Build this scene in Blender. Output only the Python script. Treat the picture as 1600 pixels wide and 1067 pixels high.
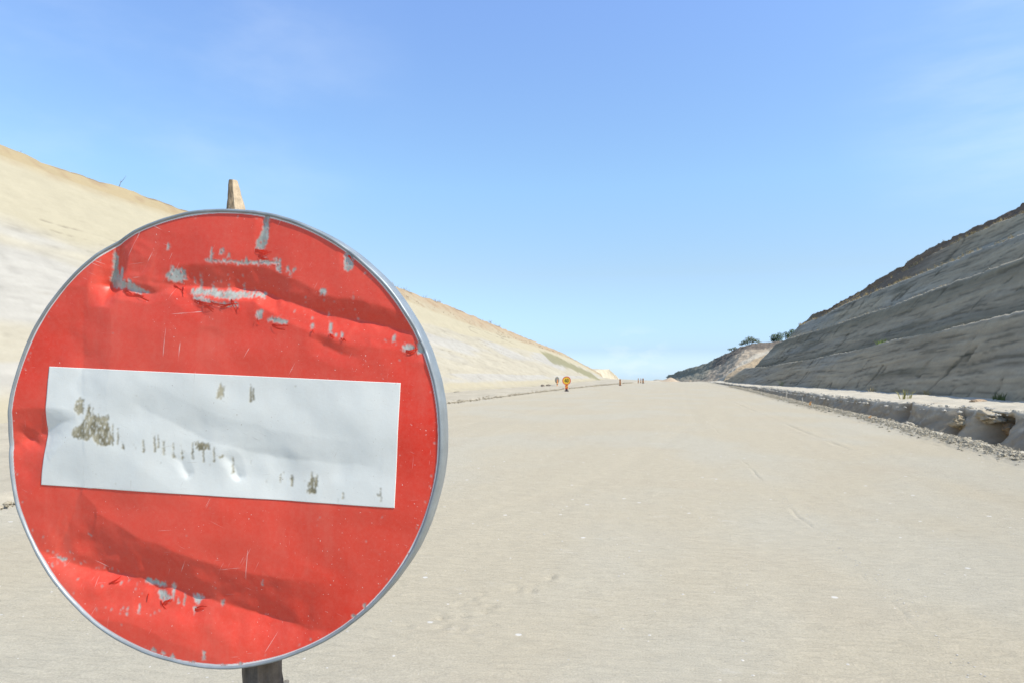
import bpy, math, random
import numpy as np
from mathutils import Vector

for o in list(bpy.data.objects): bpy.data.objects.remove(o)
scene = bpy.context.scene
COL = scene.collection
R = math.radians

# ---------------------------------------------------------------- camera
cam_d = bpy.data.cameras.new('camera'); cam = bpy.data.objects.new('camera', cam_d); COL.objects.link(cam)
cam_d.sensor_width = 36; cam_d.lens = 24.0; cam_d.clip_start = 0.05; cam_d.clip_end = 9000
cam.location = (0, 0, 1.45)
cam.rotation_euler = (R(90 + 2.5203), 0, R(14.4524))
cam_d.dof.use_dof = True; cam_d.dof.focus_distance = 1.0; cam_d.dof.aperture_fstop = 20
scene.camera = cam

# ---------------------------------------------------------------- world, sun, exposure
SUN = Vector((0.650, -0.130, 0.749)).normalized()
EL = math.asin(SUN.z); AZ = math.atan2(SUN.x, SUN.y)
world = bpy.data.worlds.new('World'); scene.world = world; world.use_nodes = True
wn = world.node_tree; wn.nodes.clear()
def N(nt, typ, **kw):
    n = nt.nodes.new(typ)
    for k, v in kw.items():
        if k == 'op': n.operation = v
        elif hasattr(n, k): setattr(n, k, v)
    return n
def setin(n, **kw):
    for k, v in kw.items(): n.inputs[k].default_value = v
    return n
sky = N(wn, 'ShaderNodeTexSky'); sky.sky_type = 'NISHITA'; sky.sun_disc = False
sky.sun_elevation = EL; sky.sun_rotation = AZ
sky.altitude = 100; sky.air_density = 1.0; sky.dust_density = 0.6; sky.ozone_density = 1.5
tint = N(wn, 'ShaderNodeMixRGB', blend_type='MULTIPLY'); tint.inputs[0].default_value = 1
tc = N(wn, 'ShaderNodeTexCoord'); sxyz = N(wn, 'ShaderNodeSeparateXYZ'); wn.links.new(tc.outputs['Generated'], sxyz.inputs[0])
ramp = N(wn, 'ShaderNodeValToRGB'); cr = ramp.color_ramp
for i, (p, c) in enumerate(((0.0, (.66, .90, 1.38)), (.03, (.455, .60, .95)), (.14, (.655, .685, .716)), (.26, (.79, .895, .91)), (.48, (.93, 1.02, 1.18)), (.75, (1.05, 1.04, 1.05)))):
    e = cr.elements[i] if i < 2 else cr.elements.new(p)
    e.position = p; e.color = (*c, 1)
wn.links.new(sxyz.outputs['Z'], ramp.inputs[0]); wn.links.new(ramp.outputs[0], tint.inputs[2])
wn.links.new(sky.outputs[0], tint.inputs[1])
# thin high cirrus: stretched noise, kept to two veils and a low bank on the horizon
def dirmask(vec, inner, outer):
    v = Vector(vec).normalized()
    d = N(wn, 'ShaderNodeVectorMath', op='DOT_PRODUCT'); d.inputs[1].default_value = v
    wn.links.new(tc.outputs['Generated'], d.inputs[0])
    m = N(wn, 'ShaderNodeMapRange'); m.interpolation_type = 'SMOOTHSTEP'
    m.inputs[1].default_value = math.cos(R(outer)); m.inputs[2].default_value = math.cos(R(inner))
    wn.links.new(d.outputs['Value'], m.inputs[0]); return m.outputs[0]
def wmath(op, a, b):
    m = N(wn, 'ShaderNodeMath', op=op)
    for i, q in enumerate((a, b)):
        if isinstance(q, (int, float)): m.inputs[i].default_value = q
        else: wn.links.new(q, m.inputs[i])
    return m.outputs[0]
def cloudnoise(scale, rot, lo, hi):
    mp = N(wn, 'ShaderNodeMapping'); mp.inputs['Rotation'].default_value = rot; mp.inputs['Scale'].default_value = scale
    wn.links.new(tc.outputs['Generated'], mp.inputs[0])
    n = N(wn, 'ShaderNodeTexNoise'); n.inputs['Scale'].default_value = 1; n.inputs['Detail'].default_value = 6; n.inputs['Roughness'].default_value = .55
    wn.links.new(mp.outputs[0], n.inputs['Vector'])
    m = N(wn, 'ShaderNodeMapRange'); m.interpolation_type = 'SMOOTHSTEP'; m.inputs[1].default_value = lo; m.inputs[2].default_value = hi
    wn.links.new(n.outputs[0], m.inputs[0]); return m.outputs[0]
veilL = wmath('MULTIPLY', cloudnoise((3.5, 3.5, 9), (0, R(-28), 0), .38, .75), dirmask((-0.80, 0.90, 0.50), 2, 19))
veilR = wmath('MULTIPLY', cloudnoise((2.5, 2.5, 11), (0, R(6), 0), .40, .75), dirmask((0.46, 0.95, 0.36), 2, 15))
bank = wmath('MULTIPLY', cloudnoise((22, 22, 55), (0, 0, 0), .45, .62), dirmask((-0.075, 1.0, 0.012), .3, 3.6))
c1 = wmath('ADD', wmath('MULTIPLY', veilL, .17), wmath('ADD', wmath('MULTIPLY', veilR, .26), wmath('MULTIPLY', bank, .20)))
mixc = N(wn, 'ShaderNodeMixRGB'); mixc.inputs[2].default_value = (3.9, 4.35, 4.9, 1)
wn.links.new(c1, mixc.inputs[0]); wn.links.new(tint.outputs[0], mixc.inputs[1])
bg = N(wn, 'ShaderNodeBackground'); bg.inputs['Strength'].default_value = 0.13
wo = N(wn, 'ShaderNodeOutputWorld')
wn.links.new(mixc.outputs[0], bg.inputs['Color']); wn.links.new(bg.outputs[0], wo.inputs[0])

sun_d = bpy.data.lights.new('sun', 'SUN'); sun_o = bpy.data.objects.new('sun', sun_d); COL.objects.link(sun_o)
sun_d.energy = 3.1; sun_d.angle = R(0.53); sun_d.color = (1.0, 0.945, 0.85)
sun_o.rotation_euler = (-SUN).to_track_quat('-Z', 'Y').to_euler(); sun_o.location = (30, -6, 40)
scene.view_settings.view_transform = 'Standard'; scene.view_settings.look = 'None'
scene.view_settings.exposure = 0.90; scene.view_settings.gamma = 1
scene.render.engine = 'CYCLES'

# ---------------------------------------------------------------- numpy noise
_rng = np.random.RandomState(7)
_perm = _rng.permutation(256); _perm = np.concatenate([_perm, _perm, _perm])
_grad = _rng.normal(size=(256, 3)); _grad /= np.linalg.norm(_grad, axis=1)[:, None]
def perlin(x, y, z=0.0):
    x, y, z = np.broadcast_arrays(np.asarray(x, float), np.asarray(y, float), np.asarray(z, float))
    xi, yi, zi = (np.floor(q).astype(int) for q in (x, y, z))
    xf, yf, zf = x - xi, y - yi, z - zi
    u, v, w = (t*t*t*(t*(t*6-15)+10) for t in (xf, yf, zf))
    def g(dx, dy, dz):
        h = _perm[(_perm[(_perm[(xi+dx) & 255] + yi+dy) & 255] + zi+dz) & 255]; G = _grad[h]
        return G[..., 0]*(xf-dx) + G[..., 1]*(yf-dy) + G[..., 2]*(zf-dz)
    a = g(0,0,0)*(1-u)+g(1,0,0)*u; b = g(0,1,0)*(1-u)+g(1,1,0)*u
    c = g(0,0,1)*(1-u)+g(1,0,1)*u; d = g(0,1,1)*(1-u)+g(1,1,1)*u
    return ((a*(1-v)+b*v)*(1-w) + (c*(1-v)+d*v)*w)*1.6
def fbm(x, y, z=0.0, oct=4, gain=.5):
    s = 0; a = 1.0; f = 1.0
    for i in range(oct):
        s = s + a*perlin(x*f+17.3*i, y*f+5.1*i, z*f+9.7*i); a *= gain; f *= 2.03
    return s
def sstep(a, b, x):
    t = np.clip((x-a)/(b-a), 0, 1); return t*t*(3-2*t)

# ---------------------------------------------------------------- mesh and material helpers
def grid_mesh(name, P, col=None, attrs=None, keep=None, mat=None, parent=None, smooth=True, link=True):
    """P: (n,m,3) vertex grid -> one mesh object; col (n,m,3) albedo tint; keep: (n-1,m-1) bool face mask"""
    n, m = P.shape[:2]
    idx = np.arange(n*m).reshape(n, m)
    q = np.stack([idx[:-1, :-1], idx[1:, :-1], idx[1:, 1:], idx[:-1, 1:]], -1).reshape(-1, 4)
    if keep is not None: q = q[keep.reshape(-1)]
    return raw_mesh(name, P.reshape(-1, 3), q, col.reshape(-1, 3) if col is not None else None,
                    {k: a.reshape(-1) for k, a in (attrs or {}).items()}, mat, parent, smooth)
def raw_mesh(name, V, Q, col=None, attrs=None, mat=None, parent=None, smooth=False):
    V = np.asarray(V, np.float32); Q = np.asarray(Q, np.int32); k = Q.shape[1]
    used = np.zeros(len(V), bool); used[Q.reshape(-1)] = True
    if not used.all():
        new = np.cumsum(used)-1; Q = new[Q]; V = V[used]
        if col is not None: col = col[used]
        attrs = {a: b[used] for a, b in (attrs or {}).items()}
    me = bpy.data.meshes.new(name)
    me.vertices.add(len(V)); me.vertices.foreach_set('co', V.reshape(-1))
    me.loops.add(Q.size); me.loops.foreach_set('vertex_index', Q.reshape(-1).astype(np.int32))
    me.polygons.add(len(Q)); me.polygons.foreach_set('loop_start', np.arange(0, Q.size, k, dtype=np.int32))
    me.polygons.foreach_set('loop_total', np.full(len(Q), k, np.int32))
    me.polygons.foreach_set('use_smooth', np.full(len(Q), smooth, bool))
    if col is not None:
        a = me.attributes.new('albedo', 'FLOAT_COLOR', 'POINT')
        c = np.ones((len(V), 4), np.float32); c[:, :3] = np.clip(col, 0.01, .9); a.data.foreach_set('color', c.reshape(-1))
    for nme, vals in (attrs or {}).items():
        a = me.attributes.new(nme, 'FLOAT', 'POINT'); a.data.foreach_set('value', np.asarray(vals, np.float32))
    me.update(calc_edges=True); me.validate()
    if mat: me.materials.append(mat)
    o = bpy.data.objects.new(name, me); COL.objects.link(o)
    if parent: o.parent = parent
    return o
def pymesh(name, verts, faces, mat=None, parent=None, smooth=False):
    me = bpy.data.meshes.new(name); me.from_pydata([tuple(map(float, v)) for v in verts], [], faces); me.update(); me.validate()
    if smooth: me.polygons.foreach_set('use_smooth', [True]*len(me.polygons))
    if mat: me.materials.append(mat)
    o = bpy.data.objects.new(name, me); COL.objects.link(o)
    if parent: o.parent = parent
    return o
def empty(name, loc):
    o = bpy.data.objects.new(name, None); COL.objects.link(o); o.location = loc; o.empty_display_size = .2; return o
def tag(o, label=None, cat=None, group=None, kind=None):
    if label: o['label'] = label
    if cat: o['category'] = cat
    if group: o['group'] = group
    if kind: o['kind'] = kind
    return o
def copy_tree(o, parent=None):
    c = o.copy(); COL.objects.link(c)
    if parent: c.parent = parent
    for ch in list(o.children): copy_tree(ch, c)
    return c

def newmat(name):
    m = bpy.data.materials.new(name); m.use_nodes = True; nt = m.node_tree
    b = nt.nodes['Principled BSDF']; return m, nt, b
def noise(nt, vec, scale, detail=4, rough=.55, out=0, dist=0.0):
    n = nt.nodes.new('ShaderNodeTexNoise'); n.inputs['Scale'].default_value = scale
    n.inputs['Detail'].default_value = detail; n.inputs['Roughness'].default_value = rough; n.inputs['Distortion'].default_value = dist
    if vec is not None: nt.links.new(vec, n.inputs['Vector'])
    return n.outputs[out]
def mapping(nt, vec, scale=(1, 1, 1), rot=(0, 0, 0), loc=(0, 0, 0)):
    m = nt.nodes.new('ShaderNodeMapping'); m.inputs['Scale'].default_value = scale; m.inputs['Rotation'].default_value = rot; m.inputs['Location'].default_value = loc
    nt.links.new(vec, m.inputs[0]); return m.outputs[0]
def maprange(nt, v, a, b, c=0.0, d=1.0, smooth=False):
    m = nt.nodes.new('ShaderNodeMapRange'); m.clamp = True
    if smooth: m.interpolation_type = 'SMOOTHSTEP'
    for i, q in enumerate((a, b, c, d)): m.inputs[i+1].default_value = q
    nt.links.new(v, m.inputs[0]); return m.outputs[0]
def math_(nt, op, a, b=0.0):
    m = nt.nodes.new('ShaderNodeMath'); m.operation = op
    for i, q in enumerate((a, b)):
        if isinstance(q, (int, float)): m.inputs[i].default_value = q
        else: nt.links.new(q, m.inputs[i])
    return m.outputs[0]
def mix(nt, fac, a, b, mode='MIX'):
    m = nt.nodes.new('ShaderNodeMixRGB'); m.blend_type = mode
    for i, q in enumerate((fac, a, b)):
        if isinstance(q, (int, float)): m.inputs[i].default_value = q
        elif isinstance(q, tuple): m.inputs[i].default_value = (*q, 1)[:4]
        else: nt.links.new(q, m.inputs[i])
    return m.outputs[0]
def bump(nt, b, height, strength, dist, prev=None):
    n = nt.nodes.new('ShaderNodeBump'); n.inputs['Strength'].default_value = strength; n.inputs['Distance'].default_value = dist
    nt.links.new(height, n.inputs['Height'])
    if prev is not None: nt.links.new(prev, n.inputs['Normal'])
    nt.links.new(n.outputs[0], b.inputs['Normal']); return n.outputs[0]
def coords(nt):
    return nt.nodes.new('ShaderNodeTexCoord').outputs['Object']
def attr(nt, name, out='Color'):
    n = nt.nodes.new('ShaderNodeAttribute'); n.attribute_name = name; return n.outputs[out]

def soil_material(name, streak_rot=0, bumpd=.03, var=.22):
    m, nt, b = newmat(name); c = coords(nt)
    base = attr(nt, 'albedo')
    n1 = noise(nt, c, 1.3, 6, .6); n2 = noise(nt, c, 9, 6, .65)
    v = maprange(nt, n1, .25, .75, 1-var*.6, 1+var*.6)
    v2 = maprange(nt, n2, .2, .8, 1-var*.5, 1+var*.5)
    f = math_(nt, 'MULTIPLY', v, v2)
    col = mix(nt, 1.0, base, f, 'MULTIPLY')
    nt.links.new(col, b.inputs['Base Color']); b.inputs['Roughness'].default_value = .95; b.inputs['Specular IOR Level'].default_value = .15
    p = bump(nt, b, noise(nt, c, 5.0, 6, .65), .35, bumpd)
    bump(nt, b, noise(nt, c, 22, 5, .7), .5, bumpd*.4, p)
    return m

def flat_material(name, col, rough=.6, metal=0.0, var=.12, scale=12, bumpd=0.0, spec=.4):
    m, nt, b = newmat(name); c = coords(nt)
    n = noise(nt, c, scale, 5, .6)
    f = maprange(nt, n, .25, .75, 1-var, 1+var)
    nt.links.new(mix(nt, 1.0, tuple(col), f, 'MULTIPLY'), b.inputs['Base Color'])
    b.inputs['Roughness'].default_value = rough; b.inputs['Metallic'].default_value = metal; b.inputs['Specular IOR Level'].default_value = spec
    if bumpd: bump(nt, b, noise(nt, c, scale*4, 5, .6), .6, bumpd)
    return m

# ================================================================ SETTING
road_l_y = [-15, 2, 5.6, 12, 20, 28, 39, 55, 72, 90, 100, 112, 130]; road_l_x = [-6.5, -6.7, -6.9, -7.7, -9.0, -10.2, -10.0, -9.6, -8.4, -6.6, -5.6, -4.6, -3.4]
road_r_y = [-15, 12, 23, 33, 45, 59, 75, 92, 105, 130]; road_r_x = [5.3, 5.2, 5.15, 4.75, 4.55, 4.3, 3.7, 2.9, 2.1, 0.8]
RL = lambda y: np.interp(y, road_l_y, road_l_x)
RR = lambda y: np.interp(y, road_r_y, road_r_x)
def crestdrop(y):
    t = np.maximum(0, y-96); return -0.00045*t*t
def road_z(x, y):
    z = 0.022*fbm(x*.2, y*.08, 3.3, 2) + .003*fbm(x*1.1, y*.9, 8.2, 3) + crestdrop(y)
    return z

# ---- road surface with tyre ridge, scrape and footprints in the geometry
ys = [-15.0, -8, -3, 0, 1.5, 2.4]
y = 2.6
while y < 124:
    ys.append(y); y += max(.022, y*.0052)
ys = np.array(ys)
us = np.unique(np.concatenate([np.linspace(0, 1, 430), np.linspace(.60, .71, 150)]))
Yg, Ug = np.meshgrid(ys, us, indexing='ij')
Xg = RL(Yg)*(1-Ug) + RR(Yg)*Ug
Zg = road_z(Xg, Yg)
def polyline_dist(X, Y, pts):
    best = np.full(X.shape, 1e9); side = np.zeros(X.shape); tt = np.zeros(X.shape); n = len(pts)-1
    for i in range(n):
        ax, ay = pts[i]; bx, by = pts[i+1]; dx, dy = bx-ax, by-ay; L2 = dx*dx+dy*dy
        t = np.clip(((X-ax)*dx+(Y-ay)*dy)/L2, 0, 1); px, py = X-ax-t*dx, Y-ay-t*dy
        d = np.hypot(px, py); s = np.sign(dx*py-dy*px)
        m = d < best; best = np.where(m, d, best); side = np.where(m, s, side); tt = np.where(m, i+t, tt)
    return best, side, tt
track = [(1.36, 2.6), (1.27, 3.95), (1.23, 4.9), (1.16, 5.95), (1.10, 7.0), (1.02, 8.0), (.85, 12), (.48, 23), (.3, 40)]
d, s_, t_ = polyline_dist(Xg+.025*fbm(Xg*2, Yg*2.5, 9, 3), Yg, track)
brk = np.clip(.12+1.3*fbm(Yg*1.1, Xg*.2, 4.1, 5, .65), 0.04, 1)*.55*(.6+.6*fbm(Xg*14, Yg*14, 2.2, 2))
Zg += -.016*np.exp(-(d/.017)**2)*brk + .007*np.exp(-((d-.045)/.028)**2)*brk + .010*fbm(Xg*9, Yg*9, 1.5, 3)*np.exp(-(d/.12)**2)*brk
trk2 = [(2.9, 14), (2.67, 18.2), (2.52, 22.2), (2.2, 30), (1.8, 45)]
d, s_, t_ = polyline_dist(Xg, Yg, trk2); Zg += (-.012*np.exp(-(d/.04)**2)+.006*np.exp(-((d-.13)/.07)**2))*np.clip(.4+fbm(Yg*.6, 0*Yg, 2.2, 3), 0, 1)
for tr in ([(-3.5, 2.6), (-1.2, 9), (.2, 20), (-.4, 60)], [(3.6, 3), (3.4, 9), (3.0, 20), (1.6, 60)], [(-5.6, 5), (-5.9, 20), (-5.2, 60)]):
    d, s_, t_ = polyline_dist(Xg, Yg, tr)
    Zg += -.003*np.exp(-(d/.14)**2)+.002*np.exp(-((d-.3)/.12)**2)
rr = random.Random(5)
for k in range(20):      # footprints and scuffs by the sign
    t = rr.random(); cx_ = -1.42+t*.35+rr.uniform(-.16, .16); cy_ = 3.75+t*1.15+rr.uniform(-.1, .1)
    a = rr.uniform(-.5, .5); rx, ry = rr.uniform(.018, .038), rr.uniform(.02, .06)
    X2 = (Xg-cx_)*math.cos(a)+(Yg-cy_)*math.sin(a); Y2 = -(Xg-cx_)*math.sin(a)+(Yg-cy_)*math.cos(a)
    q = (X2/rx)**2+(Y2/ry)**2
    Zg += (-.020*np.exp(-q) + .012*np.exp(-((np.sqrt(q)-1.6)/.5)**2)*(X2 > 0))*(.6+.5*fbm(Xg*20, Yg*20, k*1.7, 2))
# low windrow along both edges
dl = (Ug*(RR(Yg)-RL(Yg))); dr = ((1-Ug)*(RR(Yg)-RL(Yg)))
Zg += np.exp(-(dl/.5)**2)*(.03+.03*fbm(Xg*1.3, Yg*1.3, 2, 3))
Zg += np.exp(-(dr/.24)**2)*(.06+.025*fbm(Xg*3.5, Yg*2.2, 6, 4, .6)) + .018*np.exp(-(dr/.45)**2)*fbm(Xg*9, Yg*8, 4, 3, .7)
P = np.stack([Xg, Yg, Zg], -1)
a0 = np.array([.405, .362, .268]); a1 = np.array([.401, .370, .288]); a2 = np.array([.390, .340, .250])
w1 = sstep(-.3, .6, fbm(Xg*.35, Yg*.25, 11, 4))[..., None]; w2 = sstep(.15, .8, fbm(Xg*.5, Yg*.6, 21, 3))[..., None]
C = a0*(1-w1)+a1*w1; C = C*(1-.3*w2)+a2*.3*w2; C *= (1-.09*sstep(.5, 5, Xg)*sstep(20, 6, Yg))[..., None]  # near right darkened: lens fall-off painted into the sand colour
mroad, nt, b = newmat('compacted_sand'); c = coords(nt)
base = attr(nt, 'albedo')
fine = noise(nt, c, 95, 4, .8); mid = noise(nt, c, 6, 6, .6)
rip = noise(nt, mapping(nt, c, (2.6, 10, 1), (0, 0, R(7))), 2.0, 4, .6, dist=.6)
str1 = noise(nt, mapping(nt, c, (2.0, .16, 1), (0, 0, R(2))), 1.0, 5, .6)
f = math_(nt, 'MULTIPLY', maprange(nt, fine, .3, .7, .80, 1.20), maprange(nt, mid, .25, .75, .955, 1.045))
f = math_(nt, 'MULTIPLY', f, maprange(nt, str1, .3, .7, .98, 1.02))
f = math_(nt, 'MULTIPLY', f, maprange(nt, rip, .3, .7, .955, 1.045))
col = mix(nt, 1.0, base, f, 'MULTIPLY')
# crushed chalky chips pressed into the surface
vz = nt.nodes.new('ShaderNodeTexVoronoi'); vz.inputs['Scale'].default_value = 5.5; nt.links.new(mapping(nt, c, (1, 1, .01)), vz.inputs['Vector'])
chipd = math_(nt, 'ADD', vz.outputs['Distance'], math_(nt, 'MULTIPLY', noise(nt, c, 40, 3), .10))
sep = nt.nodes.new('ShaderNodeSeparateColor'); nt.links.new(vz.outputs['Color'], sep.inputs[0])
siz = maprange(nt, sep.outputs[0], .62, 1.0, 0.0, .13)
chip = maprange(nt, math_(nt, 'SUBTRACT', math_(nt, 'ADD', siz, .045), chipd), -.004, .012)
col = mix(nt, math_(nt, 'MULTIPLY', chip, .75), col, (.62, .61, .57))
pt = maprange(nt, noise(nt, mapping(nt, c, (.7, 1.3, 1)), 1.7, 8, .78), .58, .74, 0, .35, True)
col = mix(nt, pt, col, (.58, .56, .50))
nt.links.new(col, b.inputs['Base Color']); b.inputs['Roughness'].default_value = .97; b.inputs['Specular IOR Level'].default_value = .1
p_ = bump(nt, b, rip, .75, .022); p_ = bump(nt, b, mid, .45, .012, p_); bump(nt, b, fine, .8, .006, p_)
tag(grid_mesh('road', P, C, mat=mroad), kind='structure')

# ---- everything under and beyond: one sheet to the horizon, falling away past the crest
gy = np.concatenate([[-3500, -800, -200], np.linspace(-60, 300, 73), [400, 700, 1500, 4000]])
gx = np.concatenate([[-3500, -1200, -400], np.linspace(-120, 120, 61), [400, 1200, 3500]])
Yb, Xb = np.meshgrid(gy, gx, indexing='ij')
Zb = -1.9 - .022*np.maximum(0, Yb-118) + .3*fbm(Xb*.02, Yb*.02, 1, 4)
m_soil = soil_material('pale_marl_soil')
tag(grid_mesh('ground', np.stack([Xb, Yb, Zb], -1), np.ones(Zb.shape+(3,))*np.array([.33, .30, .22]), mat=m_soil), kind='structure')

def loft(curves, stations, subs):
    """curves: list of functions s->(x,y,z) arrays; subs: rows between consecutive curves"""
    C3 = [np.stack(f(stations), -1) for f in curves]
    rows = []; vv = []
    for i in range(len(C3)-1):
        k = subs[i]
        for j in range(k):
            t = j/k; rows.append(C3[i]*(1-t)+C3[i+1]*t); vv.append(i+t)
    rows.append(C3[-1]); vv.append(len(C3)-1)
    return np.stack(rows, 1), np.array(vv)
def ycurve(yk, xk, zk, yend, y0=-15):
    def f(s):
        y = y0+(yend-y0)*s
        return np.interp(y, yk, xk), y, np.interp(y, yk, zk)
    return f
def smoothed(pts):
    a = np.array(pts); return list(a[:, 1]), list(a[:, 0]), list(a[:, 2])
def normals_of(P):
    du = np.gradient(P, axis=0); dv = np.gradient(P, axis=1); n = np.cross(dv, du)
    n /= np.maximum(np.linalg.norm(n, axis=-1, keepdims=True), 1e-9); return n

# ---- right embankment: three benches cut in grey marl
ft_y = [-15, 10, 24, 31, 38, 48, 63, 73, 94]; ft_x = [13.8, 12.9, 12.0, 11.2, 10.2, 9.3, 7.6, 6.3, 4.5]; ft_z = [.5, .45, .35, .33, .3, .27, .15, .1, .05]
L1 = smoothed([(16.8,-15,4.6),(15.2,15,4.3),(13.41,32.39,3.88),(12.9,34.92,3.7),(12.31,38.02,3.5),(11.65,43.72,3.27),(10.59,51.31,2.75),(9.4,60.27,2.37),(7.67,71.94,1.95),(6.48,83.88,1.78)])
L2 = smoothed([(20.9,-15,8.1),(18.4,15,7.7),(15.8,37.99,6.88),(15.05,43.96,6.58),(14.15,50.16,6.12),(12.81,59.5,5.61),(11.64,67.33,5.27),(10.42,77,4.9),(9.76,81.6,4.64)])
L3 = smoothed([(24.5,-15,11.0),(21.5,15,10.3),(17.89,42.93,8.96),(17.35,47.41,8.85),(16.77,52.53,8.62),(15.84,58.56,8.27),(14.96,64.19,7.93),(13.87,71.16,7.4),(12.5,79.47,6.7)])
L4 = smoothed([(27.5,-15,13.2),(24.2,15,12.2),(19.44,46.55,10.85),(19.0,49.97,10.78),(18.6,54.1,10.6),(18.0,57.65,10.3),(16.95,62.06,9.5),(16.1,66.21,8.85),(15.31,69.42,8.4),(14.47,74.19,7.9),(13.6,84.87,7.35)])
CR = smoothed([(30,-15,15.5),(26.5,15,14.2),(21.2,44,12.3),(20.25,48.7,11.95),(20.0,49.6,11.6),(19.67,50.67,11.45),(19.35,53.38,11.4),(18.94,57.05,11.35),(18.55,59.25,11.15),(17.91,62.18,10.7),(17.24,64.72,10.2),(16.31,67.62,9.45),(15.6,70.72,8.9),(14.75,75.05,8.3),(14.1,85.0,7.95),(13.4,94.23,7.0)])
def off(c, dx, dz): return (c[0], [q+dx for q in c[1]], [q+dz for q in c[2]])
RC = [ycurve(ft_y, ft_x, ft_z, 94), ycurve(*L1, 86), ycurve(*off(L1, 1.0, -.02), 86), ycurve(*L2, 83.5), ycurve(*off(L2, 1.0, -.02), 84),
      ycurve(*L3, 85), ycurve(*off(L3, .55, -.02), 85.5), ycurve(*L4, 88), ycurve(*off(L4, .3, 0), 88.5), ycurve(*CR, 93),
      ycurve(*off(CR, 5, .5), 96), ycurve(*off(CR, 30, 1.5), 99), ycurve(*off(CR, 60, -16), 101)]
subs = [46, 3, 42, 3, 30, 3, 24, 2, 14, 6, 6, 4]
st = np.concatenate([np.linspace(0, .36, 70)[:-1], np.linspace(.36, 1, 470)])
P, vv = loft(RC, st, subs)
V = np.broadcast_to(vv, P.shape[:2]); Y = P[..., 1]; Z = P[..., 2]
nrm = normals_of(P)
face = np.clip(np.minimum(V/.08, 1), 0, 1)*(V < 9.6)
# diagonal bucket and dozer scrapes: (along, up) frame tilted so that they climb away from the road's far end
al = (Y - Z*.1); ac = (Z + Y*.065)
warp = .25*fbm(Y*.12, Z*.3, 90, 2); gro = fbm(al*.09, (ac+warp)*2.4, 5.5, 4, .6); gro2 = fbm(al*.35, (ac+warp)*6.5, 15.5, 3, .55)
cx1 = (Y + Z*.62)+.35*fbm(Z*.8, Y*.1, 8, 3); crosscut = -.62+5.5*np.abs(fbm(cx1*.42, Z*.12, 31, 2)); crosscut = np.where(fbm(Y*.13, Z*.25, 47, 2) > -.02, crosscut, .5)
disp = .10*fbm(Y*.16, Z*.35, 2.0, 2) + .028*gro + .010*gro2 + .016*fbm(Y*1.3, Z*1.3, V*.0+7, 4, .55)
cut = -.05*np.clip(-crosscut-.30, 0, .3)/.3
disp = disp + cut
topz = sstep(8.0, 9.0, V)*(V < 10.2)
disp = disp*np.where(V > 8.2, 1.5, 1) + topz*.13*fbm(Y*.8, Z*.9, 3.7, 5, .55)
P = P + nrm*(-1)*0 + nrm*(disp*face)[..., None]*np.sign(-nrm[:, :, :1].mean())
# rough lip crumbs
for li in (1, 3, 5, 7):
    wgt = np.exp(-((V-li)/.12)**2); P[..., 2] += wgt*(.05*fbm(Y*2.3, V*3, li*3.1, 3)+.04)
grey = np.array([.360, .298, .200]); blue = np.array([.300, .280, .225]); olive = np.array([.165, .145, .095]); brown = np.array([.16, .115, .08]); ochre = np.array([.27, .225, .15])
C = np.ones(P.shape)*grey
lam = lambda m: np.clip(m, 0, 1)[..., None]
n_big = fbm(al*.06, ac*.55, 40, 4)
C = C*(1-lam(sstep(-.1, .5, n_big)*.7)) + blue*lam(sstep(-.1, .5, n_big)*.7)
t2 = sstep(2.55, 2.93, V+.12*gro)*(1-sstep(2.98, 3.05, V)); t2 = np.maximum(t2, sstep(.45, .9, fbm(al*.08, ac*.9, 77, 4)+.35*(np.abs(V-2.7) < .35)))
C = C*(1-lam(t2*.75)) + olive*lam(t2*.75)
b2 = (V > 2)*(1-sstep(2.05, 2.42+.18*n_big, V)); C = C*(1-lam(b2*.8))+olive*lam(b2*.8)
och = sstep(.35, .65, fbm(al*.09, ac*1.7, 91, 3))*(V < 1.0); C = C*(1-lam(och*.35))+ochre*lam(och*.35)
C *= (1+.24*np.clip(gro, -1, 1)+.15*np.clip(gro2, -1, 1))[..., None]
# damp dark scrape lines
dark = sstep(.30, .62, -gro2-.25*gro)*.75 + sstep(.30, .55, -crosscut)*1.2*sstep(-.35, .2, fbm(Y*1.1, Z*1.4, 61, 3))
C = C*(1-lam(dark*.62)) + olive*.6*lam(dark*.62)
grow = sstep(7.9, 8.6, V + .25*fbm(Y*.35, Z*.35, 51, 3)); C = C*(1-lam(grow)) + brown*lam(grow)
# brown topsoil wedge reaching down on the far half
wedge = sstep(5.2, 6.2, V+.25*fbm(Y*.4, Z*.5, 33, 3))*sstep(50, 62, Y); C = C*(1-lam(wedge*.92))+np.array([.175, .132, .092])*(1+.2*np.clip(gro, -1, 1))[..., None]*lam(wedge*.92)
for li in (1, 3, 5):
    wl = np.exp(-((V-li-.03)/.055)**2); wl = wl*(1 if li < 5 else .6); C = C*(1-lam(wl*.85))+np.array([.43, .39, .30])*lam(wl*.85)  # sunlit bench lips painted in as paler lines
endz = sstep(80, 86, Y+.8*fbm(Z, Y*.5, 5, 2))*(V > 2); C = C*(1-lam(endz*.6)) + olive*1.1*lam(endz*.6)
pl = sstep(9.2, 9.9, V); C = C*(1-lam(pl))+np.array([.20, .16, .10])*lam(pl)
m_marl = soil_material('grey_marl', bumpd=.014, var=.22)
# close the far end: swing the last rows to the right, behind the cut
capP = P[-1:].copy(); rows = []; capC = []
for k, (dx, dy) in enumerate(((.5, .25), (1.5, .7), (4, 1.6), (9, 2.6), (20, 3))):
    q = P[-1:].copy(); q[..., 0] += dx; q[..., 1] += dy; q[..., 2] += .0; rows.append(q); capC.append(C[-1:])
P = np.concatenate([P]+rows, 0); C = np.concatenate([C]+capC, 0)
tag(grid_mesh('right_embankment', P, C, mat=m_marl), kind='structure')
RB = dict(P=P, V=vv)

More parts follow.
